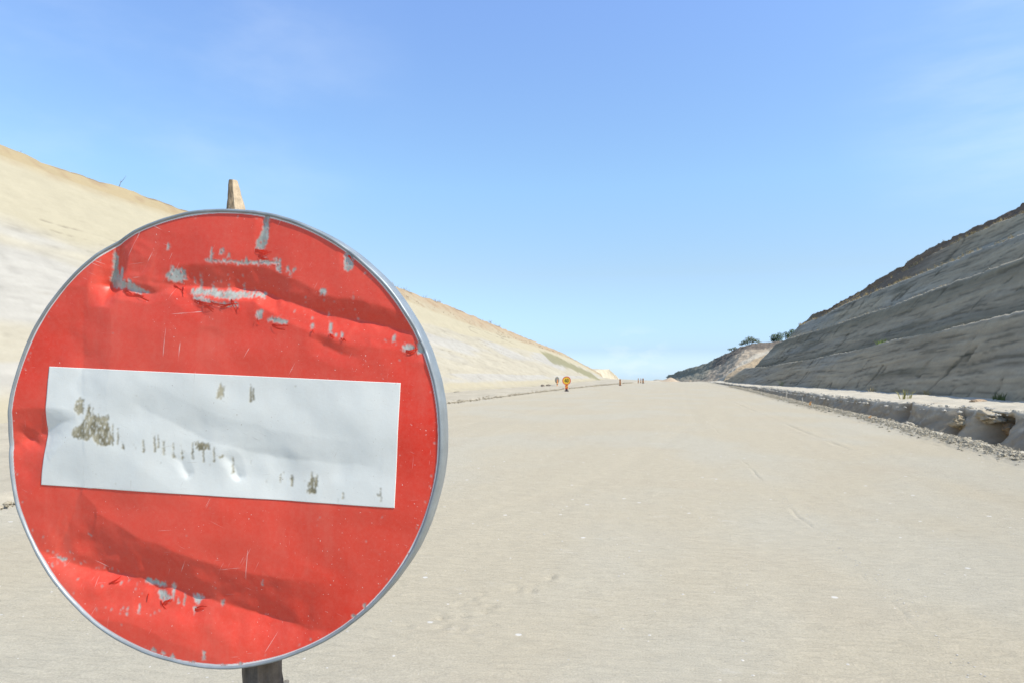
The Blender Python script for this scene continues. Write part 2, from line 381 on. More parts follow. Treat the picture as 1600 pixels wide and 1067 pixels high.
# ---- ditch and haul bench between road and right embankment
bf_y = [-15, 14, 22, 24.5, 27.5, 34.5, 43, 52, 62, 90, 110]; bf_x = [9.8, 9.3, 9.0, 8.15, 7.3, 6.5, 6.1, 5.7, 5.1, 3.6, 2.6]; bf_z = [.35, .33, .32, .31, .30, .29, .27, .24, .18, .08, -.05]
BF = lambda y: np.maximum(np.interp(y, bf_y, bf_x), RR(y)+.8)
BZ = lambda y: np.interp(y, bf_y, bf_z)
def ditchc(fr, dz=None, zabs=None):
    def f(s):
        y = -15+s*127; x = RR(y)*(1-fr)+BF(y)*fr
        w = np.clip((BF(y)-RR(y))/3.8, .15, 1)
        z = (zabs*w if zabs is not None else dz+0*y)+crestdrop(y); return x, y, z
    return f
def benchf(s): y = -15+s*127; return BF(y), y, BZ(y)+crestdrop(y)
def benchb(s): y = -15+s*127; return np.maximum(np.interp(y, ft_y, ft_x)+.25, BF(y)+.3), y, np.interp(y, ft_y, ft_z)+.08+crestdrop(y)
DC = [ditchc(-.01, dz=-.02), ditchc(.05, dz=.05), ditchc(.12, dz=.03), ditchc(.25, zabs=-.55), ditchc(.45, zabs=-1.1), ditchc(.75, zabs=-1.12), benchf,
      benchb]
st = np.concatenate([np.linspace(0, .22, 30)[:-1], np.linspace(.22, .46, 420)[:-1], np.linspace(.46, 1, 300)])
P, vv = loft(DC, st, [3, 4, 6, 6, 8, 30, 16])
V = np.broadcast_to(vv, P.shape[:2]); X, Y, Z = P[..., 0], P[..., 1], P[..., 2]
wide = np.clip((BF(Y)-RR(Y))/3.8, .2, 1)
wall = np.exp(-((V-5.6)/.42)**2)
# eroded notches in the far wall of the ditch
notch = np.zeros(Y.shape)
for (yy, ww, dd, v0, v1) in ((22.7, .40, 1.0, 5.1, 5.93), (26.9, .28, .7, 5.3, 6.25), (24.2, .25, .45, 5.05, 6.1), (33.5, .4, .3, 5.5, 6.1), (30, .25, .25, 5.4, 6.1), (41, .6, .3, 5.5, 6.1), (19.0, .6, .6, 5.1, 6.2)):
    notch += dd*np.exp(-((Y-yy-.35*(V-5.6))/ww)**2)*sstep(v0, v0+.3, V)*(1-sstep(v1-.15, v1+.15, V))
P[..., 0] += (.16*fbm(Y*.5, Z*.5, 3, 4)*wide + notch*wide + .07*fbm(Y*2.0+Z*1.5, Z*2, 8, 4, .6))*np.clip(wall*1.2, 0, 1)
bf_line = np.exp(-((V-6)/.2)**2)
P[..., 0] += bf_line*.18*fbm(Y*1.2, 0*Y, 12, 4)
P[..., 2] += .05*fbm(X*.9, Y*.9, 6.6, 4)*(V > 2) + .07*bf_line*fbm(Y*1.7, X, 9, 4)
P[..., 2] += (.02+.05*fbm(X*4, Y*2.6, 3, 5, .65))*np.exp(-((V-1.3)/.6)**2)*sstep(60, 25, Y)
P[..., 2] += (V > 6.2)*.035*np.sin(X*7+fbm(Y*.3, X*.2, 4, 2)*2)*sstep(40, 24, Y)
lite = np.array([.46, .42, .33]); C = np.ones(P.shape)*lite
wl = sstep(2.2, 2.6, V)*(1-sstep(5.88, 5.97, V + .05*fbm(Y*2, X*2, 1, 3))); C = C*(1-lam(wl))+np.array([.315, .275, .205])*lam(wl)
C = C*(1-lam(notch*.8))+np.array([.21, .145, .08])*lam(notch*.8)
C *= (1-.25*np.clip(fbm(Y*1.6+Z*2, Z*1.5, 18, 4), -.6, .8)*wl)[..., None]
crm = sstep(.15, .5, fbm(Y*3, Z*4, 28, 3)+1.1*(V-5.75))*wl; C = C*(1-lam(crm*.6))+lite*lam(crm*.6)
C *= (1+.1*fbm(X*1.3, Y*.6, 4, 4))[..., None]
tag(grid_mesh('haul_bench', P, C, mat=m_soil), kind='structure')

# ---- left embankment
lf_y = [-15, 10, 20, 42, 60, 92, 125, 140]; lf_x = [-17.5, -17, -16.3, -15, -13.8, -13.2, -13.9, -15]
LTp = smoothed([(-31,-15,11.6),(-28.6,12,10.9),(-27.62,21.83,10.42),(-27.12,24.4,10.1),(-26.6,27.34,9.85),(-26.1,30.53,9.6),(-21.9,51.58,7.15),(-19.9,62.66,5.8),(-17.9,89.46,4.25),(-16.71,104.31,3.1),(-15.6,118,1.4),(-15.4,128,.4)])
LCr = smoothed([(-32.2,-15,12.5),(-29.6,12,11.9),(-28.44,22.46,11.19),(-27.9,25.03,10.75),(-27.5,28.92,10.62),(-27.0,31.88,10.35),(-23.36,53.62,8.37),(-22.19,61.55,7.72),(-20.64,74.3,6.5),(-18.53,88.93,4.95),(-17.55,97.9,4.1),(-15.9,115.5,2.0),(-15.6,128,.9)])
LMd = smoothed([(-26,-15,7.9),(-24.4,12,7.1),(-23.66,18.78,6.69),(-23.0,21.43,6.2),(-20.0,49.94,5.1),(-18.5,62.46,4.35),(-17.1,88.44,3.4),(-16.2,102.63,2.4),(-15.2,118,.9),(-15.0,128,.1)])
LC = [ycurve(lf_y, lf_x, [.12]*8, 128), ycurve(lf_y, [q-.45 for q in lf_x], [.32]*8, 128), ycurve(*LMd, 128), ycurve(*LTp, 127), ycurve(*LCr, 127),
      ycurve(*off(LCr, -4, .2), 127), ycurve(*off(LCr, -30, 1), 128), ycurve(*off(LCr, -60, -16), 129)]
st = np.concatenate([np.linspace(0, .17, 30)[:-1], np.linspace(.17, 1, 560)])
P, vv = loft(LC, st, [5, 60, 50, 14, 5, 5, 4])
V = np.broadcast_to(vv, P.shape[:2]).copy(); Y = P[..., 1]; Z = P[..., 2]
nrm = normals_of(P); nrm *= np.sign(nrm[..., 2:3])
al = Y*.9 - Z*1.5; ac = Z + Y*.16
gro = fbm(al*.12, ac*2.2, 5.5, 4, .55); gro2 = fbm(al*.6, ac*7, 25, 3)
top = sstep(2.85, 3.1, V)*(V < 4.6)
disp = (.09*fbm(Y*.06, Z*.15, 2, 2) + .012*gro + .006*gro2 + .010*fbm(Y*1.2, Z*1.2, 9, 4))*np.clip(V, 0, 1) + top*(.07*fbm(Y*.8, Z*.9, 3, 5, .62)) + .05*(V < 1.3)*fbm(Y*1.5, Z*1.5, 7, 4)
crk = np.abs(fbm((Y*.5+Z)*.16, (Z+Y*.10)*.8, 66, 2)); crack = sstep(.05, .015, crk)*sstep(.02, .3, fbm(Y*.09, Z*.3, 71, 2))*sstep(-.3, .2, fbm(Y*1.2, Z*1.2, 75, 2))*(V < 3)
disp -= .03*crack
P += nrm*disp[..., None]
cream = np.array([.355, .325, .248]); lgrey = np.array([.345, .331, .291]); tan = np.array([.33, .265, .155]); oran = np.array([.33, .245, .155])
C = np.ones(P.shape)*cream
gz = sstep(.18, .36, .35*fbm(al*.05, ac*.5, 12, 4)+.38-.9*np.abs(V-1.72)*(V > 1.2)-.25*(V < 1.08)); C = C*(1-lam(gz*.85))+lgrey*lam(gz*.85)
C *= (1+.07*np.clip(gro, -1, 1)+.09*np.clip(gro2, -1, 1)+.04*fbm(Y*1.5, Z*1.5, 44, 5, .65)-.10*sstep(.45, .7, fbm(Y*1.1, Z*2.2, 144, 4, .6)))[..., None]
yb = sstep(2.02, 2.16, V+.12*fbm(Y*.2, Z*.4, 14, 3)); C = C*(1-lam(yb*.7))+np.array([.365, .325, .22])*lam(yb*.7)
fb = sstep(1.12, 1.03, V+.03*fbm(Y*.5, Z, 4, 3)); C = C*(1-lam(fb*.7))+np.array([.36, .32, .22])*lam(fb*.7)
C = C*(1-lam(top))+tan*lam(top)
fo = top*sstep(44, 56, Y)*sstep(2.9, 3.9, V+.5*fbm(Y*.25, Z*.3, 16, 3)); C = C*(1-lam(top*sstep(44, 56, Y)*.5))+cream*lam(top*sstep(44, 56, Y)*.5); C = C*(1-lam(fo*.8))+oran*lam(fo*.8)
C = C*(1-lam(top*sstep(.1, .5, fbm(Y*.9, Z*1.3, 19, 4))*.5))+np.array([.27, .19, .115])*lam(top*sstep(.1, .5, fbm(Y*.9, Z*1.3, 19, 4))*.5)
C = C*(1-lam(crack*.75))+np.array([.20, .175, .125])*lam(crack*.75)
d, s_, t_ = polyline_dist(Y, Z, [(84, 3.3), (92, 2.7), (98, 1.8), (104, 1.2), (110, .6)])
ol = sstep(1.05, .55, d+.3*fbm(Y*.5, Z, 8, 3)); C = C*(1-lam(ol*.85))+np.array([.20, .19, .105])*lam(ol*.85)
rim = (V > 3.9)*sstep(0, .3, fbm(Y*.4, V, 3, 3)); C = C*(1-lam(rim*.7))+np.array([.17, .125, .08])*lam(rim*.7)
m_cream = soil_material('cream_marl', bumpd=.012, var=.09)
rows = []
for dx, dy in ((-.5, .5), (-2, 1.6), (-6, 3), (-18, 4)):
    q = P[-1:].copy(); q[..., 0] += dx; q[..., 1] += dy; rows.append(q)
tag(grid_mesh('left_embankment', np.concatenate([P]+rows, 0), np.concatenate([C]+[C[-1:]]*4, 0), mat=m_cream), kind='structure')
LB = dict(P=P, V=vv)

# ---- strip between road and left embankment
st = np.linspace(0, 1, 420)
def tA(s): y = -15+s*143; return np.interp(y, lf_y, lf_x)-.3, y, .14+0*y
def tB(s): y = -15+s*143; return RL(y)+.03, y, -.02+crestdrop(y)
def tM(s): y = -15+s*143; return RL(y)-.7, y, .06+crestdrop(y)*.6
P, vv = loft([tA, tM, tB], st, [36, 12])
X, Y = P[..., 0], P[..., 1]; V = np.broadcast_to(vv, X.shape)
P[..., 2] += .04*fbm(X*.5, Y*.3, 3, 4) + .07*np.exp(-((V-1.3)/.35)**2)*np.clip(.6+fbm(X*1.6, Y*1.6, 5, 4), 0, 2)
C = np.ones(P.shape)*np.array([.39, .352, .268])*(1+.1*fbm(X*.6, Y*.25, 2, 4))[..., None]
tag(grid_mesh('verge', P, C, mat=m_soil), kind='structure')

# ---- far hill on the right with a graded track, far shoulder on the left
cr = [(-7.2,230,-.34),(-2.89,215,1.54),(.86,205,2.65),(4.95,190,3.75),(7.12,182,4.96),(9.57,175,6.22),(12.06,170,7.27),(14.5,165,7.81),(16.68,162,7.96),(20.45,160,7.97),(28,155,8.22),(60,150,9)]
mi = [(-6.67,226,-.52),(-2.47,210,.01),(1.15,196,.65),(3.89,180,1.53),(5.96,172,2.29),(7.76,163,3.27),(9.84,158,4.9),(11.96,154,6.17),(14.68,150,6.29),(18.9,148,6.57),(26.17,145,6.53),(60,140,7)]
fo_ = [(-5.96,222,-1.3),(-2.36,200,-1.2),(-.06,180,-1.1),(2.1,165,-.9),(3.52,152,-.8),(4.52,142,-.75),(5.11,132,-.7),(5.45,122,-.65),(5.93,115,-.6),(7.07,110,-.5),(10.28,105,-.45),(40,98,-.4)]
def pc(pts, dx=0, dy=0, dz=0):
    a = np.array(pts, float)
    def f(s):
        t = s*(len(a)-1); k = np.arange(len(a))
        return np.interp(t, k, a[:, 0])+dx, np.interp(t, k, a[:, 1])+dy, np.interp(t, k, a[:, 2])+dz
    return f
st = np.linspace(0, 1, 360)
P, vv = loft([pc(fo_, -1.5, -8, -2.2), pc(fo_), pc(mi), pc(cr), pc(cr, 6, 14, .6), pc(cr, 40, 60, -12)], st, [6, 60, 26, 8, 6])
X, Y, Z = P[..., 0], P[..., 1], P[..., 2]; V = np.broadcast_to(vv, X.shape); S = np.broadcast_to(st[:, None]*11, X.shape)
P[..., 2] += (.22*fbm(X*.25, Y*.12, 3, 5, .6)+.12*fbm(X*1.2, Y*.6, 5, 4, .6))*np.clip(V, 0, 1)
P[..., 0] += .3*fbm(Y*.3, Z*.8, 8, 4)*np.clip(V, 0, 1)
C = np.ones(P.shape)*np.array([.34, .28, .20])
C = C*(1+.28*fbm(X*.9, Y*.35, 2, 5, .6))[..., None]
trd = np.abs((V-1)-np.clip((S-6.2)/2.6, 0, 1)*.93+.04*np.sin(S*3))
trk = sstep(.17, .05, trd)*sstep(5.6, 6.2, S); C = C*(1-lam(trk*.8))+np.array([.47, .42, .32])*lam(trk*.8)
low = ((V-1) < np.clip((S-6.2)/2.6, 0, 1)*.93-.1)*(V > 1); C = C*(1-lam(low*.7))+np.array([.42, .315, .185])*lam(low*.7)
up = sstep(1.92, 2.08, V+.1*fbm(X*.6, Y*.3, 4, 3)); C = C*(1-lam(up))+np.array([.15, .125, .095])*(1+.3*fbm(X*1.5, Y*.7, 9, 4))[..., None]*lam(up)  # steep upper face: brown earth with its shade painted in
lf = sstep(4.2, 3.2, S)*(V > 1.2); C = C*(1-lam(lf*.7))+np.array([.23, .225, .165])*(1+.25*fbm(X*1.1, Y*.5, 19, 4))[..., None]*lam(lf*.7)
m_far = soil_material('rough_brown_earth', bumpd=.06, var=.35)
tag(grid_mesh('far_hill', P, C, mat=m_far), kind='structure')
fl = [(-17,124,-.3),(-17.2,135,-.6),(-16.4,150,-1),(-15.8,165,-1.5),(-15.0,176,-2.2)]
cl = [(-20,126,1.2),(-20.4,140,1.5),(-19.0,150,1.75),(-17.6,158,2.0),(-16.2,170,-.6)]
st = np.linspace(0, 1, 120)
P, vv = loft([pc(fl, .5, 0, -1.5), pc(fl), pc(cl), pc(cl, -8, 4, .2), pc(cl, -40, 10, -8)], st, [4, 30, 5, 5])
X, Y, Z = P[..., 0], P[..., 1], P[..., 2]; V = np.broadcast_to(vv, X.shape)
P[..., 2] += (.16*fbm(X*.5, Y*.3, 3, 5, .6))*np.clip(V, 0, 1)
C = np.ones(P.shape)*np.array([.45, .40, .29])*(1+.1*fbm(X, Y*.5, 3, 4))[..., None]
q = sstep(.5, .8, st*4.0-2.2)[:, None]*np.ones(X.shape)*(V > 1.1)*sstep(-.2, .3, fbm(X, Y*.4, 6, 3)); C = C*(1-lam(q*.7))+np.array([.27, .21, .13])*lam(q*.7)
tag(grid_mesh('far_shoulder', P, C, mat=m_far), kind='structure')

# ---- loose clods, crumbs and chips (stuff nobody could count)
def blob(rg, r, seed):
    n = 7; vs = []; fs = []
    for i in range(5):
        ph = math.pi*i/4
        for j in range(n):
            th = 2*math.pi*j/n+.3*i; rr_ = r*(.75+.5*rg.random())
            vs.append((rr_*math.sin(ph)*math.cos(th), rr_*math.sin(ph)*math.sin(th), rr_*.7*math.cos(ph)))
    for i in range(4):
        for j in range(n): fs.append((i*n+j, (i+1)*n+j, (i+1)*n+(j+1) % n, i*n+(j+1) % n))
    return np.array(vs), np.array(fs)
def scatter(name, pts, col, mat, label=None, cat=None, seed=1, squash=1.0):
    """pts: list of (x,y,z,r)"""
    rg = random.Random(seed); rs = np.random.RandomState(seed)
    base = [blob(rg, 1.0, k) for k in range(10)]
    Vs = []; Fs = []; Cs = []; k0 = 0
    for (x, y, z, r) in pts:
        v, f = base[rs.randint(10)]; a = rs.rand()*6.28; ca, sa = math.cos(a), math.sin(a)
        q = v*np.array([r*rs.uniform(.7, 1.3), r, r*rs.uniform(.6, 1)*squash])
        q = np.stack([q[:, 0]*ca-q[:, 1]*sa, q[:, 0]*sa+q[:, 1]*ca, q[:, 2]], -1)+np.array([x, y, z+r*.25*squash])
        Vs.append(q); Fs.append(f+k0); k0 += len(v); Cs.append(np.ones((len(v), 3))*np.array(col)*rs.uniform(.8, 1.15))
    o = raw_mesh(name, np.concatenate(Vs), np.concatenate(Fs), np.concatenate(Cs), {}, mat, None, False)
    tag(o, label, cat, kind='stuff'); return o
m_clod = soil_material('clod_soil', bumpd=.01, var=.2)
rs = np.random.RandomState(3)
pts = []
for k in range(15000):
    y = 9+ (rs.rand()**1.5)*60; x = RR(y)+rs.normal(.13, .17); r = (.009+.030*rs.rand()**5)*(1+y*.008)
    pts.append((x, y, (.05+.03*max(0, 1-abs(x-RR(y)-.1)/.3)) if x > RR(y)-.25 else .01, r))
scatter('windrow_clods', pts, (.37, .335, .255), m_clod, 'loose pale clods heaped along the right edge of the road', 'clods', 4)
pts = []
for k in range(4200):
    y = 14+rs.rand()*75; x = RL(y)-abs(rs.normal(.25, .45)); r = (.012+.045*rs.rand()**4)*(1+y*.006)
    pts.append((x, y, .05, r))
for k in range(500):
    y = 5+rs.rand()*9; x = RL(y)-abs(rs.normal(.1, .3)); pts.append((x, y, .03, .012+.04*rs.rand()**3))
scatter('verge_clods', pts, (.34, .30, .22), m_clod, 'loose clods scattered along the left edge of the road', 'clods', 5)
pts = []
for k in range(2600):
    y = 2.8+rs.rand()**1.9*22; x = -5+rs.rand()*10; pts.append((x, y, float(road_z(x, y))-.001, .0018+.008*rs.rand()**5))
for k in range(240):
    t = rs.rand(); yy = 3.2+t*6.5; xx = np.interp(yy, [p[1] for p in track], [p[0] for p in track])+rs.normal(.05, .035)
    pts.append((xx, yy, float(road_z(xx, yy))+.002, .0015+.005*rs.rand()**2))
scatter('road_chips', pts, (.52, .50, .45), m_clod, 'small chalky chips lying on the sandy road', 'chips', 6, .6)
# crumbs along the bench lips and bench edge
pts = []
def rbpoint(v, y):
    Pq = RB['P']; j = int(np.argmin(abs(RB['V']-v))); col = Pq[:541, j]; i = int(np.argmin(abs(col[:, 1]-y))); return Pq[i, j]
for li in (1.0, 3.0, 5.0, 7.0):
    for k in range(420):
        y = 28+rs.rand()*55; q = rbpoint(li+rs.choice([0, .33]), y); pts.append((q[0]+rs.uniform(-.02, .3), q[1]+rs.uniform(-.1, .1), q[2], .014+.055*rs.rand()**3.5))
scatter('bench_crumbs', pts, (.36, .33, .255), m_clod, 'pale crumbs strung along the bench lips of the grey right embankment', 'crumbs', 8)
pts = []
for k in range(900):
    y = 17+rs.rand()*45; x = float(BF(y))+rs.normal(.12, .25); pts.append((x, y, float(BZ(y))-(.12 if x < BF(y) else -.02), .015+.06*rs.rand()**3))
scatter('bench_edge_clods', pts, (.43, .41, .35), m_clod, 'pale clods on the broken edge of the lit bench above the ditch', 'clods', 9)

# ---- dry grass along the crests and lips
m_dry = flat_material('dry_grass', (.42, .33, .17), .9, var=.25, scale=3, spec=.1)
m_green = flat_material('weed_leaf', (.10, .13, .045), .8, var=.25, scale=6, spec=.2)
def blades(rg, n, h, w, spread):
    V = []; F = []
    for k in range(n):
        a = rg.random()*6.28; r = spread*rg.random()**.7; x, y = r*math.cos(a), r*math.sin(a)
        hh = h*rg.uniform(.5, 1.1); lx, ly = rg.gauss(0, .3)*hh+x*.6, rg.gauss(0, .3)*hh+y*.6; b2 = rg.random()*3.14; wx, wy = w*math.cos(b2), w*math.sin(b2)
        i = len(V); V += [(x-wx, y-wy, -.03), (x+wx, y+wy, -.03), (x+lx*.45+wx*.7, y+ly*.45+wy*.7, hh*.6), (x+lx*.45-wx*.7, y+ly*.45-wy*.7, hh*.6), (x+lx, y+ly, hh)]
        F += [(i, i+1, i+2), (i, i+2, i+3), (i+3, i+2, i+4)]
    return np.array(V), np.array(F)
def tuft_field(name, places, label, cat, mat, seed):
    rg = random.Random(seed); proto = [blades(rg, 9, 1, .035, .35) for _ in range(8)]
    Vs, Fs, k0 = [], [], 0
    for (x, y, z, h) in places:
        v, f = rg.choice(proto); Vs.append(v*h+np.array([x, y, z])); Fs.append(f+k0); k0 += len(v)
    o = raw_mesh(name, np.concatenate(Vs), np.concatenate(Fs), None, {}, mat); tag(o, label, cat, kind='stuff'); return o
pl = []
for k in range(520):
    y = 40+rs.rand()*48; q = rbpoint(5.0+rs.choice([0, .33]), y)
    if fbm(y*.5, 3.0) > -.25: pl.append((q[0]+rs.uniform(0, .3), q[1], q[2], .10+.22*rs.rand()))
for k in range(480):
    y = 44+rs.rand()*30; q = rbpoint(7.0+rs.choice([0, .5, 1.0]), y)
    if fbm(y*.6, 9.0) > -.2: pl.append((q[0]+rs.uniform(0, .3), q[1], q[2], .10+.22*rs.rand()))
for k in range(260):
    y = 47+rs.rand()*42; q = rbpoint(9.0, y); pl.append((q[0]+rs.uniform(0, 1.5), q[1], q[2]-.03, .06+.16*rs.rand()))
for k in range(120):
    y = 45+rs.rand()*35; q = rbpoint(3.0, y); pl.append((q[0]+.2, q[1], q[2], .06+.12*rs.rand()))
tuft_field('dry_grass', pl, 'dry straw grass in thin rows along the lips of the grey right embankment', 'dry grass', m_dry, 3)
pl = []
def lbpoint(v, y):
    j = int(np.argmin(abs(LB['V']-v))); col = LB['P'][:, j]; i = int(np.argmin(abs(col[:, 1]-y))); return LB['P'][i, j]
for k in range(420):
    y = 20+rs.rand()**.8*105; q = lbpoint(4.0, y); pl.append((q[0]-rs.uniform(0, 2), q[1], q[2]-.04, .08+.20*rs.rand()**2*(1+(50 < y < 75))))
for k in range(160):
    y = 45+rs.rand()*60; q = lbpoint(3.0+rs.rand()*.3, y); pl.append((q[0], q[1], q[2], .06+.10*rs.rand()))
tuft_field('crest_grass', pl, 'sparse dry grass whiskers along the crest of the cream left embankment', 'dry grass', flat_material('dark_dry_grass', (.24, .17, .10), .9, var=.3, scale=3, spec=.1), 4)

# ---- countable weeds on the benches
def weed(name, loc, h, label, mat, seed, n=26, group='weeds growing by the right embankment'):
    rg = random.Random(seed); v, f = blades(rg, n, h, .03*h+.006, h*.55)
    o = raw_mesh(name, v, f, None, {}, mat); o.location = loc; tag(o, label, 'weed', group); return o
def bz(x, y): return .34 if y < 40 else .25
weed('weed_tuft', (8.7, 31.6, .34), .42, 'yellow-green weed tuft standing on the lit bench above the ditch', flat_material('yellow_weed', (.26, .25, .10), .9, var=.2, spec=.1), 11)
weed('weed_tuft', (7.9, 62.5, .22), .65, 'pale green weed at the foot of the grey slope, farthest along the bench', flat_material('pale_weed', (.22, .25, .10), .9, var=.2, spec=.1), 12)
q = rbpoint(1.3, 46.5); weed('weed_tuft', (q[0], q[1], q[2]), .45, 'bright green weed cushion on the first bench lip of the grey slope', flat_material('bright_weed', (.17, .24, .06), .9, var=.2, spec=.1), 13, 40)
weed('weed_tuft', (9.6, 40.5, .33), .34, 'thin straw-coloured weed on the bench near the two stakes', m_dry, 14)
weed('weed_tuft', (10.55, 35.0, .36), .30, 'low dull weed at the slope foot behind the lit bench', m_dry, 15)
weed('weed_tuft', (11.2, 29.2, .36), .34, 'dark green weed patch at the slope foot near the right edge', m_green, 16, 50)
q = lbpoint(3.05, 31.5); weed('weed_tuft', (q[0]+.1, q[1], q[2]), .16, 'small green weed below the topsoil band on the left embankment', m_green, 17, 20, 'weeds on the left embankment')
# bare twig on the left crest
tw = []; twf = []
def tube(pts, r0, r1, n=6):
    pts = [Vector(p) for p in pts]; V = []; F = []
    for i, p in enumerate(pts):
        d = (pts[min(i+1, len(pts)-1)]-pts[max(i-1, 0)]).normalized(); a = d.orthogonal().normalized(); b_ = d.cross(a); r = r0+(r1-r0)*i/(len(pts)-1)
        for j in range(n):
            t = 2*math.pi*j/n; V.append(p+a*r*math.cos(t)+b_*r*math.sin(t))
    for i in range(len(pts)-1):
        for j in range(n): F.append((i*n+j, i*n+(j+1) % n, (i+1)*n+(j+1) % n, (i+1)*n+j))
    F.append(tuple(range(n))[::-1]); F.append(tuple(len(V)-n+j for j in range(n)))
    return V, F
def merge(parts):
    V, F = [], []
    for v, f in parts: k = len(V); V += list(v); F += [tuple(i+k for i in g) for g in f]
    return V, F
m_twig = flat_material('dry_twig', (.20, .13, .09), .9, spec=.1)
q = lbpoint(4.0, 28.0)
v, f = merge([tube([(0, 0, -.1), (.12, 0, .18), (.30, 0, .34), (.42, .02, .50)], .014, .005), tube([(.12, 0, .18), (.10, .02, .34)], .008, .004), tube([(.30, 0, .34), (.38, -.05, .36)], .006, .003)])
o = pymesh('bare_twig', v, f, m_twig); o.location = (q[0], q[1], q[2]); tag(o, 'bare dry twig leaning on the crest of the left embankment', 'twig')

# ---- trees on the right crest, far off
m_bark = flat_material('tree_bark', (.10, .075, .05), .9)
def leafmat(name, a, b_):
    m, nt, bs = newmat(name); c = coords(nt); n = noise(nt, c, .9, 4, .6)
    nt.links.new(mix(nt, maprange(nt, n, .35, .65), a, b_), bs.inputs['Base Color']); bs.inputs['Roughness'].default_value = .65; bs.inputs['Specular IOR Level'].default_value = .25; return m
m_leaf = leafmat('dark_foliage', (.045, .075, .04), (.085, .12, .055)); m_leaf2 = leafmat('grey_green_foliage', (.075, .10, .06), (.12, .14, .08))
def tree(loc, blobs, label, mat, seed, n=420, leaf=.16):
    rg = random.Random(seed); t = empty('crest_tree', loc); tag(t, label, 'tree', 'trees on the far right crest')
    V, F = [], []; tubes = []
    cen = Vector((0, 0, -.3))
    for (cx_, cy_, cz_, rx, rz) in blobs:
        tubes.append(tube([cen, (cx_*.4, cy_*.4, cz_*.45), (cx_, cy_, cz_)], .09, .02, 5))
        for k in range(int(n*rx*rz)):
            d_ = Vector((rg.gauss(0, 1), rg.gauss(0, 1), rg.gauss(0, 1))).normalized()*(rg.random()**.4)
            if rg.random() < .25: d_ *= 1.15
            c_ = Vector((cx_+d_.x*rx, cy_+d_.y*rx, cz_+d_.z*rz)); a = Vector((rg.gauss(0, 1), rg.gauss(0, 1), rg.gauss(0, 1))).normalized(); b_ = a.orthogonal().normalized(); s = leaf*rg.uniform(.5, 1.2)
            i = len(V); V += [c_+a*s, c_+b_*s*.6, c_-a*s, c_-b_*s*.6]; F.append((i, i+1, i+2, i+3))
    v, f = merge(tubes); pymesh('trunk', v, f, m_bark, t); pymesh('crown', V, F, mat, t)
tree((14.1, 171, 7.7), [(-.9, 0, .7, .9, .5), (.2, 0, 1.3, 1.2, .7), (1.4, 0, 1.0, 1.0, .5), (-1.9, 0, .3, .6, .35), (2.3, .2, .5, .5, .4)], 'broad grey-green bush on the far crest, left of the two darker trees', m_leaf2, 1)
tree((19.9, 166, 8.0), [(-.7, 0, 1.3, .9, .8), (.5, 0, 1.5, .9, .8), (0, 0, .6, 1.1, .6), (-1.1, 0, .6, .5, .5)], 'round dark green tree on the far crest beside the right embankment', m_leaf, 2)
tree((23.0, 168, 8.3), [(-.8, 0, 1.6, .9, .7), (.3, 0, 2.3, .8, .6), (0, 0, 1.0, 1.3, .8)], 'dark tree half hidden behind the end of the right embankment', m_leaf, 3)
tree((10.6, 174, 6.4), [(-.6, 0, .45, .6, .3), (.4, 0, .65, .6, .4), (1.2, 0, .5, .4, .3)], 'lowest small bush on the far crest, leftmost of the trees', m_leaf2, 4)

# ---- earth mound closing the road at the crest
st = np.linspace(0, 1, 90); vs = np.linspace(0, 1, 30); S, T = np.meshgrid(st, vs, indexing='ij')
Xm = -6.6+S*5.8; Ym = 117+T*5
hm = .55*np.exp(-((S-.64)/.20)**2)+.36*np.exp(-((S-.22)/.17)**2); Zm = -.45+ (hm*1.35+.06)*np.sin(np.pi*T)*(np.sin(np.pi*S)**.35) + .05*fbm(Xm*1.6, Ym*1.6, 3, 4)*np.sin(np.pi*T)
Cm = np.ones(Xm.shape+(3,))*np.array([.42, .335, .235]); gm = sstep(.42, .30, S+.06*fbm(Xm, Ym, 5, 3)); Cm = Cm*(1-lam(gm))+np.array([.30, .27, .22])*lam(gm)
mo = grid_mesh('earth_mound', np.stack([Xm, Ym, Zm+.12], -1), Cm, mat=m_far); tag(mo, 'low mound of earth, orange with a greyer left end, dumped across the far end of the road', 'mound')

# ---- boulders in the ditch wall
def rock(loc, r, label, mat, seed, sx=1, sy=1, sz=.7, group='boulders in the ditch wall'):
    n = 48; th = np.linspace(0, 2*np.pi, n+1); ph = np.linspace(0, np.pi, 30); T, Pp = np.meshgrid(th, ph, indexing='ij')
    x, y, z = np.sin(Pp)*np.cos(T), np.sin(Pp)*np.sin(T), np.cos(Pp); x = np.sign(x)*np.abs(x)**.8; y = np.sign(y)*np.abs(y)**.8
    k = 1+.42*fbm(x*1.1+seed, y*1.1, z*1.1, 5, .6)
    o = grid_mesh('boulder', np.stack([x*k*r*sx, y*k*r*sy, z*k*r*sz], -1), np.ones(x.shape+(3,))*np.array(mat[0])*(1+.15*fbm(x*3, y*3, z*3+seed, 3))[..., None], mat=m_clod)
    o.location = loc; tag(o, label, 'boulder', group); return o
rock((8.62, 23.35, .12), .36, 'largest pale boulder overhanging a brown hollow in the ditch wall', [(.38, .335, .25)], 1.3, .8, 1.5, .5)
rock((8.95, 22.5, -.22), .26, 'brown clay lump inside the hollow under the pale boulder', [(.20, .14, .08)], 4.1, .9, 1.4, .6)
rock((8.15, 24.0, -.12), .24, 'ochre-topped lump in the ditch wall, left of the largest boulder', [(.37, .305, .20)], 7.7, 1, 1.2, .8)
rock((7.75, 26.5, .06), .22, 'pale lump beside the narrow gully in the ditch wall', [(.37, .34, .27)], 9.2, 1, 1, .8)
rock((7.05, 25.2, -.3), .13, 'small pale stone low on the ditch wall below the gully', [(.40, .37, .30)], 12.2)
rock((9.9, 27.5, .42), .13, 'flat ochre stone lying on the lit bench', [(.48, .36, .24)], 15.2, 1.6, 1, .5, 'stones on the bench')
